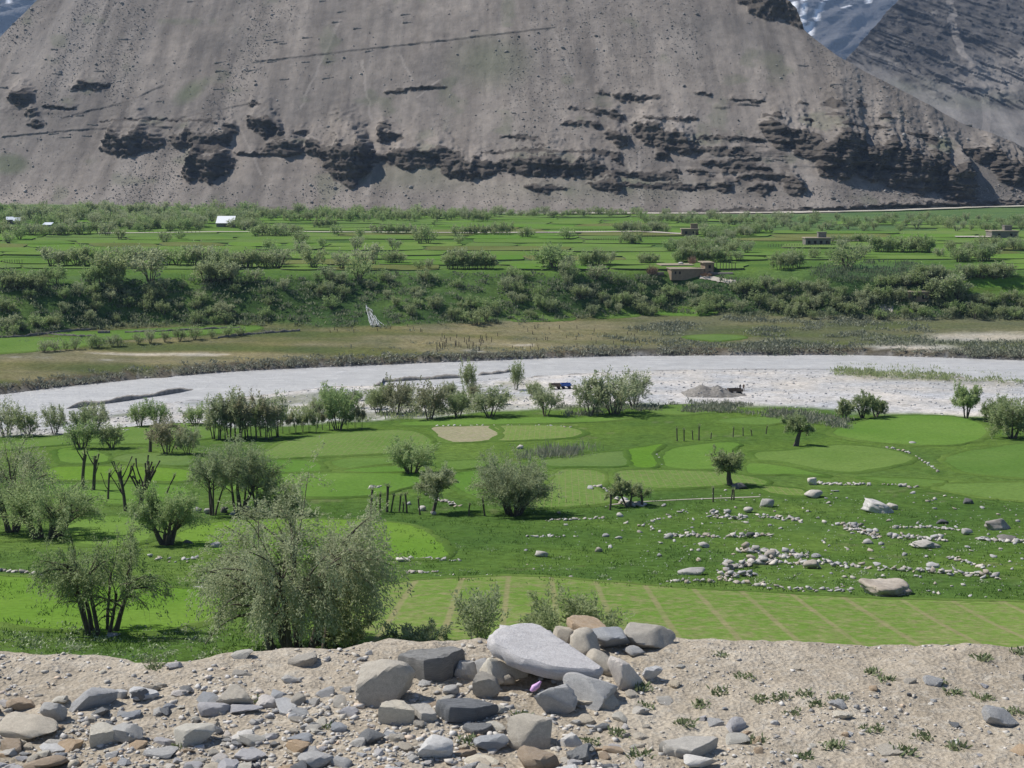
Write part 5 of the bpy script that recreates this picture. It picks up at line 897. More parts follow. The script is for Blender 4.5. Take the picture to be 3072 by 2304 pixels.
def house(u, v, label, w_px, storeys=1, rz=0.0, wall='stonew', tower=True, wins=3):
    g = at(u, v); mp_ = g[1] / F; W_ = w_px * mp_; D_ = W_ * 0.6; H = 3.3 * storeys
    e = obj('house', None, None, (g[0], g[1], g[2] - 0.2), (0, 0, rz)); tag(e, label, 'house')
    part('wall', wall, e, [(-W_ / 2, W_ / 2, 0, D_, -1.0, H)], 0.05); rf = part('roof', 'mudroof', e, [(-W_ / 2 - 0.35, W_ / 2 + 0.35, -0.35, D_ + 0.35, H + 0.004, H + 0.45)], 0.06)
    if tower: part('roof_room', wall, rf, [(W_ * 0.05, W_ * 0.05 + 3.4, D_ * 0.35, D_ * 0.35 + 3.0, H + 0.46, H + 2.5), (W_ * 0.05 - 0.2, W_ * 0.05 + 3.6, D_ * 0.35 - 0.2, D_ * 0.35 + 3.2, H + 2.5, H + 2.75)])
    for i in range(wins): window(e, -W_ / 2 + W_ * (i + 0.6) / (wins + 0.2), 0, 1.2, 1.0, 1.2)
    part('door', 'wood', e, [(W_ * 0.36, W_ * 0.36 + 1.0, -0.05, 0.1, 0.1, 2.1)]); return e
# the mud house at the brink
g = at(691, 277.5); mp_ = g[1] / F
e = obj('mud_house', None, None, (g[0], g[1], g[2] + 0.4), (0, 0, 0.10)); tag(e, 'brown flat-roofed mud house with courtyard and two-storey tower at the terrace brink', 'house')
q = mp_ * 0.0452 * 1.4                      # one unit of the house sketch in metres
def hb(x0, x1, y0, y1, z0, z1): return ((x0 - 900) * q, (x1 - 900) * q, y0 * q, y1 * q, z0 * q, z1 * q)
part('front_wing', 'mud', e, [hb(585, 1118, 0, 330, -60, 108)], 0.04); part('front_roof', 'mudroof', e, [hb(570, 1119, -14, 345, 109, 122)], 0.03)
part('tower', 'mud', e, [hb(1122, 1258, -12, 330, -60, 205)], 0.04); part('tower_roof', 'mudroof', e, [hb(1085, 1272, -26, 350, 206, 220)], 0.03)
part('rear_wing', 'mud', e, [hb(545, 1060, 560, 900, -60, 130)], 0.04); part('rear_roof', 'mudroof', e, [hb(530, 1075, 540, 920, 131, 146)], 0.03)
part('courtyard_wall', 'mud', e, [hb(548, 600, 332, 558, -60, 60), hb(1170, 1215, 331, 700, -60, 90)], 0.04)
for (x, z) in ((1195, 128), (1195, 30)): window(e, (x - 900) * q, -12 * q, z * q, 34 * q, 44 * q)
for x in (650, 720): window(e, (x - 900) * q, 0, 40 * q, 22 * q, 36 * q)
for x in (660, 900): window(e, (x - 900) * q, 560 * q, 60 * q, 34 * q, 40 * q)
def heap(name, u, v, w_, h, mat, label, cat, seed, n=260, dz=0.0):
    g = at(u, v); mp_ = g[1] / F; r = np.random.default_rng(seed); a = r.random(n) * 6.283; t = np.sqrt(r.random(n)); W_, H = w_ * mp_ / 2, h * mp_
    P = np.stack([np.cos(a) * t * W_, np.sin(a) * t * W_ * 0.7, r.random(n) * H * (1 - t ** 2) * 0.8], 1); D = np.stack([P[:, 0] * 0.4, P[:, 1] * 0.4, np.full(n, H * 0.7)], 1) + r.normal(0, 0.25 * H, (n, 3)); sd = np.cross(D, r.normal(0, 1, (n, 3))); sd /= np.linalg.norm(sd, axis=1)[:, None]
    ww = 0.04 * W_ + 0.03; V = np.stack([P - sd * ww, P + sd * ww, P + D + sd * ww * 0.4, P + D - sd * ww * 0.4], 1).reshape(-1, 3); V[:, 2] = np.maximum(V[:, 2], -0.1)
    return tag(obj(name, mesh_np(name, V, np.arange(4 * n).reshape(-1, 4), [M[mat]]), None, (g[0], g[1], g[2] + dz)), label, cat)
heap('brush_pile', 652, 274.5, 8.5, 6.5, 'hay', 'reddish pile of dry brushwood beside the mud house', 'brush pile', 5)
heap('fodder_heap', 692, 270, 6, 5.5, 'hay', 'brown fodder heap standing on the mud house roof', 'hay heap', 6, 200, 110 * q * 0.9)
o = obj('roof_dome', cut_rock(401, 'r_light', 2, 14, 12, 0.03), None, (g[0] - 80 * q, g[1] + 700 * q, g[2] + 0.4 + 158 * q), (0, 0, 0.3), (95 * q, 80 * q, 46 * q)); tag(o, 'pale rounded heap on the rear roof of the mud house', 'heap')
heap('brush_pile', 706, 276, 9, 2.6, 'hay', 'low dark woodpile on the track beside the mud house', 'wood pile', 7, 200)
for (u0, u1, v, h, lb) in ((697, 709, 271, 1.8, 'small roofless pen of pale stone behind the mud house'), (699, 733, 274, 1.7, 'long mud-coloured garden wall beside the mud house'), (656, 664, 274, 2.0, 'dark garden wall between brush pile and mud house'), (98, 110, 333.5, 3.0, 'tall dark retaining wall in the curved field terraces')):
    p0, p1 = at(u0, v), at(u1, v); n = 14; V = []
    for k_ in range(n + 1):
        p = p0 + (p1 - p0) * k_ / n; p[2] = zt(p[0], p[1]); hh = h * p[1] / F * (0.9 + 0.2 * R.random()); V += [(p[0], p[1] - 0.3, p[2] - 0.5), (p[0], p[1] - 0.25, p[2] + hh), (p[0], p[1] + 0.3, p[2] + hh), (p[0], p[1] + 0.35, p[2] - 0.5)]
    Fq = [[a * 4 + b, (a + 1) * 4 + b, (a + 1) * 4 + (b + 1) % 4, a * 4 + (b + 1) % 4] for a in range(n) for b in range(4)]
    tag(obj('garden_wall', mesh_np('garden_wall', np.array(V), np.array(Fq), [M['stonew']])), lb, 'wall')
for pts, lb in (([(-10, 338.5), (20, 337.5), (45, 334), (70, 331.5), (96, 329)], 'upper dry-stone terrace wall above the curved lower field'), ([(46, 334), (60, 336), (80, 337), (96, 337)], 'lower dry-stone terrace wall forking above the curved lower field'), ([(125, 333), (160, 332), (200, 330), (240, 328)], 'broken dry-stone wall along the narrow lower field'), ([(218, 338), (256, 334), (300, 331)], 'low pale stone wall at the end of the lower field')):
    pts = np.array(pts); n = 40; us = np.interp(np.linspace(0, 1, n), np.linspace(0, 1, len(pts)), pts[:, 0]); vs = np.interp(np.linspace(0, 1, n), np.linspace(0, 1, len(pts)), pts[:, 1]); G = ground_px(us, vs); V = []
    for p in G:
        hh = R.uniform(0.35, 0.8); V += [(p[0], p[1] - 0.35, p[2] - 0.5), (p[0], p[1] - 0.25, p[2] + hh), (p[0], p[1] + 0.3, p[2] + hh), (p[0], p[1] + 0.4, p[2] - 0.5)]
    Fq = [[a * 4 + b, (a + 1) * 4 + b, (a + 1) * 4 + (b + 1) % 4, a * 4 + (b + 1) % 4] for a in range(n - 1) for b in range(4)]
    tag(obj('terrace_wall', mesh_np('terrace_wall', np.array(V), np.array(Fq), [M['drywall']])), lb, 'wall')
house(818, 246, 'grey stone house with rooftop room behind a small tree on the far fields', 25, 1, 0.0, 'stonew', True, 4)
house(1005, 238.5, 'low pale flat-roofed house with rooftop room on the upper far fields', 27, 1, 0.05, 'stonew', True, 2)
house(690, 236, 'small flat-roofed house with rooftop room half hidden by trees on the upper track', 17, 1, -0.05, 'mud', True, 2)
house(919, 302, 'half-hidden tan house with flat roof among trees on the scrub bank', 20, 1, 0.0, 'mud', False, 2)
def shed(u, v, w_, label, roof, rz=0.0, tilt=0.25):
    g = at(u, v); mp_ = g[1] / F; W_ = w_ * mp_; e = obj('shed', None, None, (g[0], g[1], g[2]), (0, 0, rz)); tag(e, label, 'shed'); D_ = W_ * 0.75
    part('wall', 'stonew', e, [(-W_ / 2, W_ / 2, 0, D_, -0.5, 2.4)]); r_ = part('roof', roof, e, [(-W_ / 2 - 0.3, W_ / 2 + 0.3, -0.3 , D_ + 0.3, 0, 0.12)]); r_.location = (0, 0, 2.6); r_.rotation_euler = (tilt, 0, 0); part('door', 'wood', e, [(-0.6, 0.5, -0.06, 0.1, 0, 2.0)]); return e
shed(225, 228, 17, 'shed under a dazzling white sheet roof among the far trees', 'white', 0.03, 0.5); shed(10, 224.5, 6, 'small shed with blue-white tin roof in the village grove', 'tin', 0.3, 0.5); shed(17, 225.5, 6, 'second small shed with blue-white tin roof in the village grove', 'tin', 0.2, 0.55); shed(47, 230, 8, 'grey tin-roofed shed behind dark trees in the village grove', 'tin', -0.1, 0.3)
# pale tracks
def ribbon(name, pts, wpx, mat, src='ground', lift=0.12, n=60):
    pts = np.array(pts, float); us = np.interp(np.linspace(0, 1, n), np.linspace(0, 1, len(pts)), pts[:, 0]); vs = np.interp(np.linspace(0, 1, n), np.linspace(0, 1, len(pts)), pts[:, 1])
    G = ground_px(us, vs); d = np.gradient(G[:, :2], axis=0); d /= np.linalg.norm(d, axis=1)[:, None]; nn_ = np.stack([-d[:, 1], d[:, 0]], 1); w_ = wpx / 2 * (1 + 0.25 * vn(np.arange(n) / 3.0, np.zeros(n), 7))[:, None]
    A = G[:, :2] + nn_ * w_; B = G[:, :2] - nn_ * w_; V = np.stack([np.concatenate([A, zt(A[:, 0], A[:, 1])[:, None] + lift], 1), np.concatenate([B, zt(B[:, 0], B[:, 1])[:, None] + lift], 1)], 1).reshape(-1, 3)
    i = np.arange(n - 1) * 2; return tag(obj(name, mesh_np(name, V, np.stack([i, i + 1, i + 3, i + 2], 1), [M[mat]])), kind='structure')
ribbon('track', [(100, 234.5), (160, 234), (215, 233), (300, 233), (380, 233.5), (470, 234), (560, 233.5), (640, 232.5), (690, 235.5)], 5.0, 'track', lift=0.75); ribbon('track', [(835, 243), (850, 242), (870, 241.2)], 6, 'track', lift=0.8); ribbon('track', [(955, 238), (975, 238), (990, 238)], 6, 'track', lift=0.8)
ribbon('road', [(560, 214.2), (683, 214.4), (800, 213.4), (880, 211.8), (930, 210), (980, 208.2), (1040, 206.6)], 9, 'track', lift=0.9, n=90)
ribbon('path', [(700, 277), (712, 278.5), (725, 281), (735, 283)], 1.6, 'track', lift=0.15); ribbon('path', [(545, 508.5), (590, 507), (640, 502), (690, 499.5), (760, 497)], 0.5, 'track', lift=0.06); ribbon('path', [(880, 307.5), (886, 308.5), (893, 310)], 3, 'track', lift=0.2)
# the cascade
k = NT('white_water'); n_ = k.noise(k.coord('Object', (1.2, 1.2, 0.35)), 1.2, 5, 0.7); k.base(k.ramp(n_, [(0.3, (0.30, 0.33, 0.35)), (0.6, (0.70, 0.72, 0.74))])); k.b.inputs['Roughness'].default_value = 0.35; M['foam'] = k.m
e = obj('cascade', None, None, tuple(at(377, 326))); tag(e, 'white cascade splitting into strands down the scrub bank', 'waterfall'); c0 = np.array(e.location)
STR = [[(365.5,305),(367,309),(369.5,314),(371,318),(374,323),(376,326.5)],[(366,306),(366.5,311),(368,316),(370,321),(372,326.5)],[(367,309),(371,311),(373,313.5)],[(370,314),(373.5,318),(376,322),(380,326.5)],[(371,317),(372,321),(373,325)],[(374.5,317),(377,321),(380,324),(384,326.8)],[(376,321),(376.5,324),(378,326.8)],[(368,316),(368.6,320),(369.5,324),(371,327)]]
lf = ground_px(np.linspace(365, 370.5, 16), np.linspace(305.5, 327.2, 16)); rt = ground_px(np.linspace(366.5, 381, 16), np.linspace(305.5, 327.2, 16)); V = []
for a_, b_ in zip(lf, rt):
    for t in np.linspace(0, 1, 9): p = a_ + (b_ - a_) * t; V.append((p[0], p[1], float(zt(p[0], p[1])) + 0.30 + 0.22 * math.sin(t * 9 + p[0]) + R.uniform(-0.12, 0.12)))
k = NT('wet_rock_and_foam'); n_ = k.noise(k.coord('Object', (1.3, 0.5, 0.5)), 1.0, 5, 0.75); k.base(k.ramp(n_, [(0.44, (0.06, 0.08, 0.045)), (0.55, (0.20, 0.21, 0.20)), (0.66, (0.62, 0.63, 0.64))])); M['wetrock'] = k.m
obj('wet_rock_bed', mesh_np('wet_rock_bed', np.array(V) - c0, quads(16, 9), [M['wetrock']]), e)
for st in STR:
    st = np.array(st); n = 16; us = np.interp(np.linspace(0, 1, n), np.linspace(0, 1, len(st)), st[:, 0]) + rng.normal(0, 0.15, n); vs = np.interp(np.linspace(0, 1, n), np.linspace(0, 1, len(st)), st[:, 1]); G = ground_px(us, vs) + np.array([0, 0, 0.55]) - c0; V, Fq = [], []
    tube(V, Fq, G, 0.04 + 0.06 * rng.random(n), 5); obj('water_strand', mesh_np('water_strand', np.concatenate(V), np.concatenate(Fq), [M['foam']], smooth=True), e)
# gravel mound with digger bits, and two carts on the bar
gm = at(716, 396); mp_ = gm[1] / F; n = 46; xs_ = np.linspace(-1, 1, n); XX_, YY_ = np.meshgrid(xs_ * 32 * mp_, np.linspace(-1, 1, 24) * 5.5); ru = XX_ / (32 * mp_)
hh = 3.6 * np.clip(1 - ru ** 2, 0, 1) ** 0.5 * np.clip(1 - (YY_ / 5.5) ** 2, 0, 1) * (0.50 + 0.22 * np.exp(-((ru - 0.08) / 0.12) ** 2) + 0.25 * np.exp(-((ru + 0.5) / 0.25) ** 2)) * (1 - 0.55 * ss(0.3, 0.6, ru)) + 0.35 * fbm(XX_ / 1.5, YY_ / 1.5, 131, 4) - 0.3
M['mound'] = mat_plain('dug_gravel', (0.22, 0.205, 0.185), 0.95, 0.4, 1.6)
e = tag(obj('gravel_mound', None, None, (gm[0], gm[1] + 2, gm[2])), 'grey heap of dug gravel on the white river bar', 'gravel heap')
obj('heap', mesh_np('heap', np.stack([XX_, YY_, hh], -1).reshape(-1, 3), quads(24, n), [M['mound']]), e)
for i in range(60):
    j = rng.integers(n * 24); obj('stone', stone_mesh(i % 14, 'r_grey'), e, (XX_.ravel()[j], YY_.ravel()[j], hh.ravel()[j]), (0, 0, i), R.uniform(0.25, 0.7))
gd = at(734, 393.5)
def person_at(u, v, label, shirt):
    g = at(u, v); e = obj('person', None, None, tuple(g), (0, 0, 0.6)); tag(e, label, 'person')
    me_ = bpy.data.meshes.new('body'); bm = bmesh.new(); pts = [(0, 0, 0.95), (0, 0, 1.2), (0, -0.02, 1.42), (0, -0.03, 1.55), (0, -0.04, 1.68), (-0.11, 0, 0.9), (-0.14, 0, 0.48), (-0.15, 0.03, 0.06), (-0.15, -0.12, 0.03), (0.11, 0, 0.9), (0.16, -0.03, 0.48), (0.2, 0.03, 0.06), (0.2, -0.12, 0.03), (-0.2, 0, 1.4), (-0.3, -0.03, 1.14), (-0.3, -0.18, 0.92), (0.2, 0, 1.4), (0.3, -0.05, 1.14), (0.28, -0.2, 0.95)]
    ed = [(0, 1), (1, 2), (2, 3), (3, 4), (0, 5), (5, 6), (6, 7), (7, 8), (0, 9), (9, 10), (10, 11), (11, 12), (2, 13), (13, 14), (14, 15), (2, 16), (16, 17), (17, 18)]
    rad = [.15, .15, .14, .06, .1, .09, .065, .05, .04, .09, .065, .05, .04, .07, .05, .04, .07, .05, .04]
    me_.from_pydata(pts, ed, []); me_.materials.append(M[shirt]); bm.free(); o = obj('body', me_, e); sk = o.modifiers.new('skin', 'SKIN'); o.modifiers.new('sub', 'SUBSURF').levels = 1
    for i, r_ in enumerate(rad): me_.skin_vertices[0].data[i].radius = (r_, r_)
    me_.skin_vertices[0].data[0].use_root = True; return e
M['cloth_a'] = mat_plain('dark_clothes', (0.06, 0.055, 0.06), 0.9, 0.2); M['cloth_b'] = mat_plain('brown_clothes', (0.20, 0.13, 0.09), 0.9, 0.2)
person_at(740, 391, 'person in dark clothes standing by the gravel heap', 'cloth_a'); person_at(743.5, 391, 'person in brown clothes working beside the gravel heap', 'cloth_b')
def cart(u, v, label, mat, L=4.2):
    g = at(u, v); e = obj('cart', None, None, tuple(g + np.array([0, 0, 0])), (0, 0, 0.1)); tag(e, label, 'cart'); part('bed', mat, e, [(-L / 2, L / 2, -0.9, 0.9, 0.65, 0.80), (-L / 2, L / 2, -0.95, -0.88, 0.8, 1.3), (-L / 2, L / 2, 0.88, 0.95, 0.8, 1.3), (-L / 2 - 0.05, -L / 2 + 0.03, -0.9, 0.9, 0.8, 1.3)])
    part('drawbar', 'wood', e, [(L / 2, L / 2 + 1.3, -0.08, 0.08, 0.62, 0.74)])
    for x in (-L * 0.3, L * 0.3):
        for y in (-0.95, 0.95):
            bm = bmesh.new(); bmesh.ops.create_cone(bm, cap_ends=True, segments=14, radius1=0.36, radius2=0.36, depth=0.2); me_ = bpy.data.meshes.new('wheel'); bm.to_mesh(me_); bm.free(); me_.materials.append(M['hole']); obj('wheel', me_, e, (x, y, 0.36), (math.pi / 2, 0, 0))
cart(555, 389, 'dark trailer parked on the gravel bar behind bushes', 'wood', 2.8); cart(566, 388.5, 'bright blue trailer parked on the gravel bar behind bushes', 'bluepaint', 2.4); cart(735, 394, 'dark wheelbarrow-like cart against the gravel heap', 'wood', 3.4)
# cut gravel banks standing a little above the water
M['cutbank'] = mat_plain('dark_gravel_bank', (0.24, 0.225, 0.205), 0.95, 0.4, 1.2)  # grey-brown, darker than the open gravel
for pts, hh0 in (([(66, 413), (110, 407), (150, 401), (192, 394)], 0.9), ([(372, 386.5), (410, 384), (465, 381)], 0.7), ([(478, 379), (500, 377), (512, 375)], 0.5)):
    pts = np.array(pts); n = 50; us = np.interp(np.linspace(0, 1, n), np.linspace(0, 1, len(pts)), pts[:, 0]); vs = np.interp(np.linspace(0, 1, n), np.linspace(0, 1, len(pts)), pts[:, 1]); G = ground_px(us, vs); V = []
    for i_, p in enumerate(G):
        hh = hh0 * (0.7 + 0.3 * math.sin(i_ * 0.35) + 0.25 * R.random()) * min(1, i_ / 4, (n - 1 - i_) / 4); V += [(p[0], p[1] - 0.5, -0.3), (p[0], p[1] - 0.2, hh), (p[0], p[1] + 1.6, hh + 0.1), (p[0], p[1] + 3.0, -0.3)]
    Fq = [[a * 4 + b, (a + 1) * 4 + b, (a + 1) * 4 + (b + 1) % 4, a * 4 + (b + 1) % 4] for a in range(n - 1) for b in range(4)]
    tag(obj('cut_gravel_bank', mesh_np('cut_gravel_bank', np.array(V), np.array(Fq), [M['cutbank']])), kind='structure')

# ------------------------------------------------------------------ pollard posts and bare pollards
def post(u, v, hpx, label, group=None, lean=0.0, knob=True, r=None, arms=0, seed=0, name='pollard_stump'):
    g = at(u, v); mp_ = math.hypot(g[1], ZC - g[2]) / F; H = hpx * mp_; rr = np.random.default_rng(seed + int(u * 7)); V, Fq = [], []; r0 = r or max(0.11, H * 0.055)
    st = grow(np.array([0, 0, -0.2]), np.array([lean + rr.normal(0, 0.05), rr.normal(0, 0.05), 1]), H + 0.2, 5, 0.02, 0.05, rr); tube(V, Fq, st, np.array([1.2, 1, 0.95, 0.9, 0.95, 1.1]) * r0, 6)
    for a in range(arms):
        p = st[rr.integers(2, 5)]; az = rr.uniform(0, 6.28); b = grow(p, np.array([math.cos(az) * 0.7, math.sin(az) * 0.7, 0.9]), H * rr.uniform(0.35, 0.75), 4, 0.15, 0.1, rr); tube(V, Fq, b, np.array([0.5, 0.36, 0.32, 0.28, 0.40]) * r0, 5)
    Vv_ = np.concatenate(V); e = obj(name, None, None, tuple(g)); tag(e, label, 'tree stump', group); obj('trunk', mesh_np('trunk', Vv_, np.concatenate(Fq), [M['bark']], smooth=True), e)
    top = st[-1]; n = 26; D = rr.normal(0, 1, (n, 3)); D[:, 2] = np.abs(D[:, 2]) + 0.6; D /= np.linalg.norm(D, axis=1)[:, None]; sd = np.cross(D, rr.normal(0, 1, (n, 3))); sd /= np.linalg.norm(sd, axis=1)[:, None]; P_ = np.repeat(top[None], n, 0) + rr.normal(0, r0 * 0.7, (n, 3)); Ls = H * rr.uniform(0.08, 0.24, n)[:, None]; w2 = 0.05
    obj('sprouts', mesh_np('sprouts', np.stack([P_, P_ + D * Ls * 0.5 + sd * w2, P_ + D * Ls, P_ + D * Ls * 0.5 - sd * w2], 1).reshape(-1, 3), np.arange(4 * n).reshape(-1, 4), [M['leaf']]), e); return e
gp = 'post-like pollards beside the single-trunk willow'
for (u, v, h) in ((371,514,24),(375,513,14),(380,512,18),(387,512,26),(391,512,17),(399,512,17),(403,512,9),(407,513,19)): post(u, v, h, 'straight post-like pollard in the close group beside the single-trunk willow', gp)
post(420, 515, 17, 'thin pollard stem just in front of the single-trunk willow'); post(469, 516, 12, 'thin stump between the single-trunk willow and the dome-shaped bush'); post(485, 516, 19, 'slim post-like stem at the edge of the dome-shaped bush'); post(610, 510, 16, 'straight pollard stem left by the small crooked willow', r=0.16); post(642, 506, 16, 'straight pollard stem standing under the small crooked willow crown', r=0.2)
post(713, 502, 14, 'lone thin stump in the meadow below the lone small willow'); post(731, 500, 11, 'dark stump of the close pair below the lone small willow', 'stump pair'); post(734, 500, 11, 'dark stump of the close pair below the lone small willow', 'stump pair')
for (u, v, h) in ((677,441,13),(684,441,12),(693,440,9),(699,440,14)): post(u, v, h, 'stout pollard stump in the row of four above the curved field', 'row of four stumps')
for (u, v, h) in ((711,439,6),(733,437,9),(743,436,8),(752,436,6),(766,434,8)): post(u, v, h, 'short stump in the thin line below the grey scrub', 'thin line of stumps')
post(138, 512, 44, 'bare many-armed pollard willow leaning over the dark boulder', arms=22, lean=0.28, r=0.30); post(126, 511, 40, 'bare forked pollard beside the many-armed pollard', arms=9, lean=-0.15, r=0.22); post(84, 490, 38, 'tall bare pollard stem behind the wide dark-trunked willow', arms=3, r=0.25); post(93, 491, 32, 'tall bare forked pollard behind the wide dark-trunked willow', arms=5, r=0.25); post(108, 500, 28, 'thin bare stem between the tall pollards', arms=2, r=0.15); post(150, 452, 18, 'dark bare fork-shaped pollard beside the reddish-brown bush', arms=4, r=0.3); post(166, 494, 20, 'curved bare pole rising beside the stout willow', arms=0, lean=0.3, r=0.12)
FP = [(u, 234 + 0 * u, 3.2, 'by the pale track') for u in np.linspace(145, 200, 14)] + [(u, 232.8, 3, 'by the upper track') for u in np.linspace(572, 606, 14)] + [(u, 241.5, 3.5, 'on the hollow rim') for u in np.linspace(594, 618, 11)] + [(u, 237.5, 2.6, 'above the hollow') for u in np.linspace(640, 655, 7)] + [(u, 270, 7, 'beside the mud house') for u in np.linspace(711, 735, 9)] + [(u, 264.5, 5, 'below the village grove') for u in np.linspace(5, 22, 8)] + [(u, 247, 3.0, 'of the fence by the stone house') for u in np.linspace(768, 834, 26)] + [(u, 279, 5, 'at the terrace brink') for u in (194, 198, 182, 184)]
FP += [(R.uniform(435, 500), R.uniform(336, 352), R.uniform(3, 5.5), 'in the planted plot on the flood plain') for _ in range(46)] + [(R.uniform(512, 640), R.uniform(328, 350), R.uniform(2.5, 4), 'in the grid on the dry flood plain') for _ in range(40)] + [(R.uniform(330, 430), R.uniform(326, 333), R.uniform(2.5, 4), 'below the cascade') for _ in range(14)]
V, Fq = [], []; tube(V, Fq, np.array([[0, 0, -0.2], [0.02, 0, 0.5], [0.0, 0.01, 1.0]]), np.array([0.11, 0.09, 0.10]), 5); pm = mesh_np('post', np.concatenate(V), np.concatenate(Fq), [M['bark']])
G = ground_px([p[0] for p in FP], [p[1] for p in FP])
for p, (u, v, h, wh) in zip(G, FP):
    H = h * p[1] / F; tag(obj('stake', pm, None, tuple(p), (R.uniform(-0.08, 0.08), R.uniform(-0.08, 0.08), 0), (max(1, H * 0.55), max(1, H * 0.55), H)), 'dark upright stake in the line ' + wh if 'plot' not in wh and 'grid' not in wh else 'dark upright stake ' + wh, 'stake', 'stakes ' + wh)

# ------------------------------------------------------------------ the stony roadside, stone by stone
PILE = [  # source box x0,y0,x1,y1, material, label, depth/width, lift m, roll, soft, seed
 (1072,1968,1236,2124,'n_tan','tall blunt tan stone standing at the end of the stone heap',0.7,0,0.05,14,1),(1195,1942,1388,2052,'n_slate','dark layered slate block in the stone heap',0.5,0,-0.08,40,2),(1362,1982,1437,2046,'n_grey','small grey stone wedged next to the dark slate',0.7,0.0,0.2,24,3),(1418,2008,1496,2104,'n_tan','upright tan stone leaning in front of the heap',0.6,0,-0.2,30,4),(1447,1972,1582,2072,'n_cream','cream stone under the end of the big slab',0.7,0,0.25,20,5),
 (1695,2010,1856,2136,'n_grey','large shaded grey boulder under the big slab',0.9,0,0.1,12,6),(1608,2046,1726,2150,'n_grey','squarish grey stone standing in front of the big slab',0.6,0,-0.1,30,7),(1722,2082,1852,2136,'n_tan','low brown-grey stone at the foot of the shaded boulder',0.6,0,-0.15,26,8),(1828,1966,1930,2076,'n_lilac','pale speckled stone propping the big slab',0.7,0,0,18,9),(1926,2000,1986,2052,'n_white','small white stone beside the pale speckled stone',0.7,0,0.1,26,10),
 (1768,1900,1896,1972,'n_blue','rounded blue-grey stone on top of the heap',0.7,0.02,0.1,12,11),(1718,1876,1862,1932,'n_orange','rusty orange slab at the back of the heap',0.7,0.0,0.25,40,12),(1612,1896,1684,1926,'n_blue','small bluish stone behind the big slab',0.7,0,0.1,16,13),(1662,1884,1742,1936,'n_tan','tan stone behind the big slab next to the rusty slab',0.7,0,0.1,20,14),(1872,1878,2032,1962,'n_tan','big pitted tan boulder at the edge beyond the heap',0.7,0,0.05,14,15),(1872,1950,1936,1986,'n_grey','small grey stone under the rounded blue-grey stone',0.7,0,0,20,16),
 (1300,2104,1476,2176,'n_slate','long grey slate slab in front of the heap',0.45,0,0.12,50,17),(1226,2126,1312,2182,'n_grey','flat light-grey stone beside the long slate slab',0.8,0,0.1,40,18),(1136,2116,1236,2192,'n_cream','cream triangular stone in front of the blunt tan stone',0.6,0,0.1,40,19),(1524,2134,1652,2246,'n_tan','rounded buff stone in front of the heap',0.8,0,0,14,20),(1560,2238,1672,2312,'n_orange','banded orange-buff stone near the rounded buff stone',0.8,0,0.1,30,21),(1684,2196,1746,2246,'n_white','white chip beside the buff stones',0.7,0,0,26,22),
 (1248,2218,1352,2292,'n_white','white angular stone below the long slate slab',0.8,0,0.1,36,23),(1424,2200,1522,2252,'n_blue','blue-grey angular stone below the long slate slab',0.7,0,-0.1,36,24),(1390,2172,1470,2206,'n_slate','dark flake under the long slate slab',0.7,0,0,40,25),
 (197,2046,338,2136,'n_grey','large triangular grey stone among the roadside rubble',0.7,0,-0.12,36,31),(-20,2140,146,2230,'n_tan','large brown boulder among the roadside rubble',0.8,0,0.05,14,32),(117,2102,197,2178,'n_grey','squat grey stone next to the triangular one',0.7,0,0,18,33),(324,2168,424,2238,'n_blue','blue-grey flat stone leaning on a cream slab',0.7,0,-0.1,36,34),(254,2172,350,2244,'n_cream','cream slab under the blue-grey flat stone',0.8,0,0.05,40,35),(517,2163,630,2248,'n_cream','smooth cream stone in the rubble middle',0.8,0,0.15,16,36),
 (649,2041,757,2126,'n_tan','tan block casting a sharp shadow on the rubble',0.7,0,0.05,34,37),(677,2107,782,2146,'n_lilac','pale sliver of stone beside the tan block',0.5,0,-0.15,36,38),(113,2234,193,2262,'n_white','white flat stone by the large brown boulder',0.8,0,0,30,39),(61,2267,174,2320,'n_orange','orange stone at the lower roadside corner',0.8,0,-0.1,30,40),(860,2206,931,2243,'n_blue','blue-grey oval stone in the rubble',0.8,0,0,16,41),(893,2262,992,2320,'n_grey','grey rounded stone at the bottom of the rubble',0.8,0,0.1,16,42),
 (376,2083,470,2112,'n_white','bright white flat stone in the upper rubble',0.8,0,0.05,36,43),(338,2069,376,2102,'n_white','small white cobble beside the triangular grey stone',0.8,0,0,18,44),(423,2041,480,2083,'n_tan','tan stone beside the bright white flat stone',0.8,0,-0.1,30,45),(2965,2115,3062,2182,'n_grey','grey square stone alone on the bare earth',0.8,0,0.2,28,46),(2778,2025,2832,2062,'n_grey','small grey stone with dark shadow on the bare earth',0.8,0,0.15,26,47),(2030,2244,2205,2290,'n_grey','long grey slab on the lower bare earth',0.5,0,0.05,50,48),(2056,2278,2150,2330,'n_white','white rounded stone in front of the long grey slab',0.8,0,0,14,49),
 (2505,2128,2562,2162,'n_cream','cream cobble on the bare earth',0.8,0,0,16,50),(2640,2230,2720,2262,'n_tan','flat tan stone near the long grey slab',0.8,0,0,26,51),(2180,2205,2250,2235,'n_cream','pale flat cobble on the bare earth near the slab',0.8,0,0,22,52),(990,2170,1040,2205,'n_blue','blue-grey chip next to the cream triangular stone',0.8,0,0.1,30,53),(700,2255,790,2300,'n_lilac','pale broad stone at the rubble bottom',0.8,0,0,24,54),(430,2250,520,2290,'n_grey','flat grey stone at the rubble bottom',0.8,0,0,36,55)]
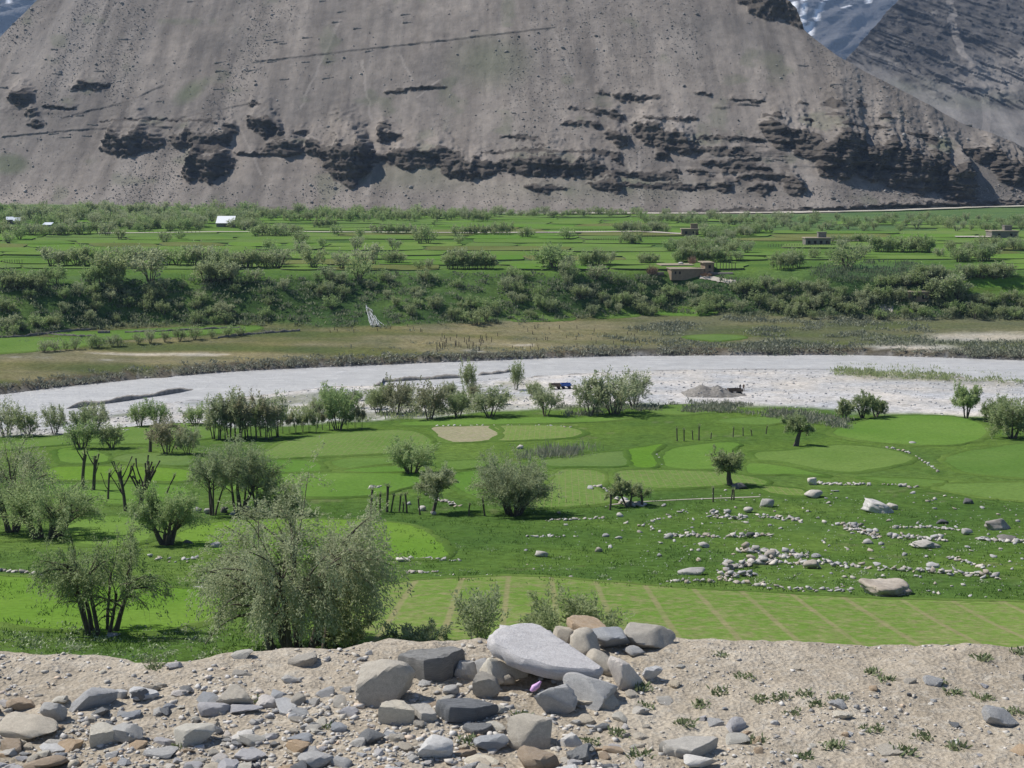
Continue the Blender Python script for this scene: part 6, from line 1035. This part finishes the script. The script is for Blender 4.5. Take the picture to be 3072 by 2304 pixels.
for (x0, y0, x1, y1, mt, lb, dw, lift, roll, soft, sd) in PILE:
    u = (x0 + x1) / 6; vbase = y1 / 3; x, y = sh_px(u, vbase - 1.5); mp_ = math.hypot(y, 2.4) / F; W_ = (x1 - x0) / 3 * mp_; D_ = min(W_, 0.3) * dw; hpx = (y1 - y0) / 3 * mp_; H = max((hpx - D_ * 0.30) / 0.94, W_ * 0.22)
    me_ = slab_mesh(500 + sd, mt, 0.3) if soft >= 40 else cut_rock(500 + sd, mt, 4 if W_ > 0.16 else 3, 13, soft * 1.6, 0.10 if soft > 20 else 0.06, 0.015 if mt == 'n_slate' else 0); smooth_by_angle(me_, 0.45)
    yc = y + D_ * 0.45; zc = float(zsh(min(max(x, -40), 40), min(yc, 6.75))) + H * 0.36 + lift
    tag(obj('rock', me_, None, (x, yc, zc), (R.uniform(-0.05, 0.1), roll, R.uniform(-0.25, 0.25)), (W_ * 1.06, D_ * 1.1, H * 1.08)), lb, 'rock')
me_ = slab_mesh(604, 'n_lilac', 0.2, 56); smooth_by_angle(me_, 0.5)
x, y = (554 - 512) / F * 6.5, 6.40
tag(obj('rock_slab', me_, None, (x + 0.01, y - 0.02, ZSH + 0.135), (0.16, 0.17, -0.08), (0.56, 0.40, 0.085)), 'big pale tilted slab lying across the top of the stone heap', 'rock')
# filler that carries the heap
for i, (u, v, W_, H) in enumerate(((520, 676, 0.22, 0.14), (560, 680, 0.24, 0.13), (600, 676, 0.2, 0.12), (540, 664, 0.2, 0.16), (585, 664, 0.22, 0.16), (480, 676, 0.12, 0.06), (505, 690, 0.10, 0.07), (450, 700, 0.1, 0.05))):
    x, y = sh_px(u, v); tag(obj('rock', cut_rock(640 + i, 'n_grey' if i % 2 else 'n_tan', 3, 9, 20, 0.06), None, (x, y + 0.05, ZSH + H * 0.4), (0, 0, i), (W_, W_ * 0.7, H)), 'shaded stone inside the heap carrying the big pale slab', 'rock', 'inner stones of the heap')
pl_ = mat_plain('lilac_plastic', (0.62, 0.38, 0.66), 0.4, 0.2, 30); M['lilac'] = pl_
x, y = sh_px(533, 700); V, Fq = [], []; tube(V, Fq, np.array([[0, 0, 0], [0.012, 0, 0.012], [0.028, 0.004, 0.018], [0.04, 0, 0.034]]), np.array([0.006, 0.013, 0.011, 0.004]), 7); tag(obj('plastic_scrap', mesh_np('plastic_scrap', np.concatenate(V), np.concatenate(Fq), [pl_], smooth=True), None, (x - 0.01, y - 0.02, ZSH + 0.05), (0, 0, 0.3), 1.2), 'crumpled lilac scrap caught beside the squarish grey stone', 'litter')
# loose stones: individuals, then pebbles
NM = ['n_grey', 'n_grey', 'n_tan', 'n_cream', 'n_blue', 'n_lilac', 'n_white', 'n_slate', 'n_orange', 'n_tan', 'n_lilac']; NW = {'n_grey': 'grey', 'n_tan': 'tan', 'n_cream': 'cream', 'n_blue': 'blue-grey', 'n_lilac': 'pale', 'n_white': 'white', 'n_slate': 'dark slate', 'n_orange': 'orange'}
LIB = [(mt, cut_rock(700 + i * 13 + j, mt, 3, 13, 90 if j else 30, 0.07)) for i, mt in enumerate(sorted(set(NM))) for j in range(3)]
for mt, m_ in LIB: smooth_by_angle(m_, 0.45)
LB = {mt: [m_ for a, m_ in LIB if a == mt] for mt in set(NM)}
boxes = [(p[0] / 3 - 3, p[1] / 3 + 6, p[2] / 3 + 3, p[3] / 3 + 2) for p in PILE]; n = 0; tries = 0
while n < 285 and tries < 6000:
    tries += 1; left = R.random() < 0.80; u = R.uniform(-15, 640) if left else R.uniform(600, 1040); v = 655 + 125 * R.random() ** 0.8
    if left and u < 420 and v < 690 and R.random() < 0.75: continue
    if not left and R.random() < 0.3: continue
    if any(b[0] < u < b[2] and b[1] < v < b[3] for b in boxes): continue
    x, y = sh_px(u, v)
    if y > np.interp(x, ex, ey) - 0.05: continue
    big = R.random(); sz = (0.035 + 0.075 * big ** 2.2) * (1.0 if left else 0.7); mt = R.choice(NM); hh = sz * R.uniform(0.35, 0.7)
    tag(obj('rubble_stone', R.choice(LB[mt]), None, (x, y, float(zsh(x, y)) + hh * 0.12), (R.uniform(-0.3, 0.3), R.uniform(-0.3, 0.3), R.uniform(0, 6.3)), (sz * R.uniform(1.0, 1.6), sz, hh)),
        ('small ' if sz < 0.05 else '') + NW[mt] + ' stone ' + ('on the bare earth of the roadside' if u > 660 else 'at the foot of the stone heap' if u > 360 else 'in roadside rubble near the large brown boulder' if u < 130 else 'in roadside rubble near the triangular grey stone' if u < 250 else 'in the roadside rubble near the cream stone'), 'stone', 'loose stones on the roadside'); n += 1
n = 13000; u = rng.uniform(-40, 1064, n); v = rng.uniform(642, 800, n); zd, yd = zdir(v); d = 2.4 * yd / (-zd); x = (u - 512) / F / yd * d
ok = (d < np.interp(x, ex, ey) + 0.05) & ((rng.random(n) < np.where(u < 620, 1.0, 0.55) * (0.45 + 0.55 * ss(648, 700, v)) * ss(-0.45, 0.3, fbm(x / 0.5, d / 0.5, 141, 3)))); x, d = x[ok], d[ok]; P = np.stack([x, d, zsh(x, d) + 0.002], 1)
stones_stuff('roadside_pebbles', P, rng.choice([0.010, 0.016, 0.024, 0.036, 0.048], len(P), p=[0.34, 0.32, 0.2, 0.1, 0.04]) * np.where(P[:, 0] < 0.45, 1.1, 0.8), 'pebble', 0.6)
# weeds on the roadside
M['weed'] = mat_leaf('roadside_weed', (0.15, 0.19, 0.09), (0.26, 0.30, 0.16), 0.3)
WE = [(u, v) for u, v in ((765,700),(778,699),(806,697),(815,704),(790,712),(838,700),(868,672),(882,679),(935,682),(950,690),(742,678),(700,705),(720,690),(985,695),(1010,712),(920,735),(900,750),(960,745),(870,728),(835,745),(640,690),(650,705),(615,735),(592,742),(640,760),(560,700),(520,715),(150,662),(156,668),(470,742),(250,700),(330,728),(180,748),(985,660),(1015,655),(720,655),(690,725),(760,740),(800,755))]
for i, (u, v) in enumerate(WE):
    x, y = sh_px(u + R.uniform(-4, 4), v); n = 60; r = np.random.default_rng(960 + i); D = r.normal(0, 0.7, (n, 3)); D[:, 2] = r.uniform(0.3, 1.1, n); D /= np.linalg.norm(D, axis=1)[:, None]; sd = np.cross(D, r.normal(0, 1, (n, 3))); sd /= np.linalg.norm(sd, axis=1)[:, None]
    Ls = r.uniform(0.012, 0.036, n)[:, None] * R.uniform(0.7, 1.3); B = np.concatenate([np.clip(r.normal(0, 0.025, (n, 2)), -0.035, 0.035), np.zeros((n, 1))], 1); wd = 0.005
    V = np.stack([B, B + D * Ls * 0.6 + sd * wd, B + D * Ls, B + D * Ls * 0.6 - sd * wd], 1).reshape(-1, 3); tag(obj('weed_tuft', mesh_np('weed_tuft', V, np.arange(4 * n).reshape(-1, 4), [M['weed']]), None, (x, y, float(zsh(x, y)) - 0.004)), 'small green weed tuft ' + ('on the bare roadside earth' if u > 660 else 'between the stones of the roadside heap' if u > 400 else 'in the roadside rubble'), 'weed', 'weed tufts on the roadside')
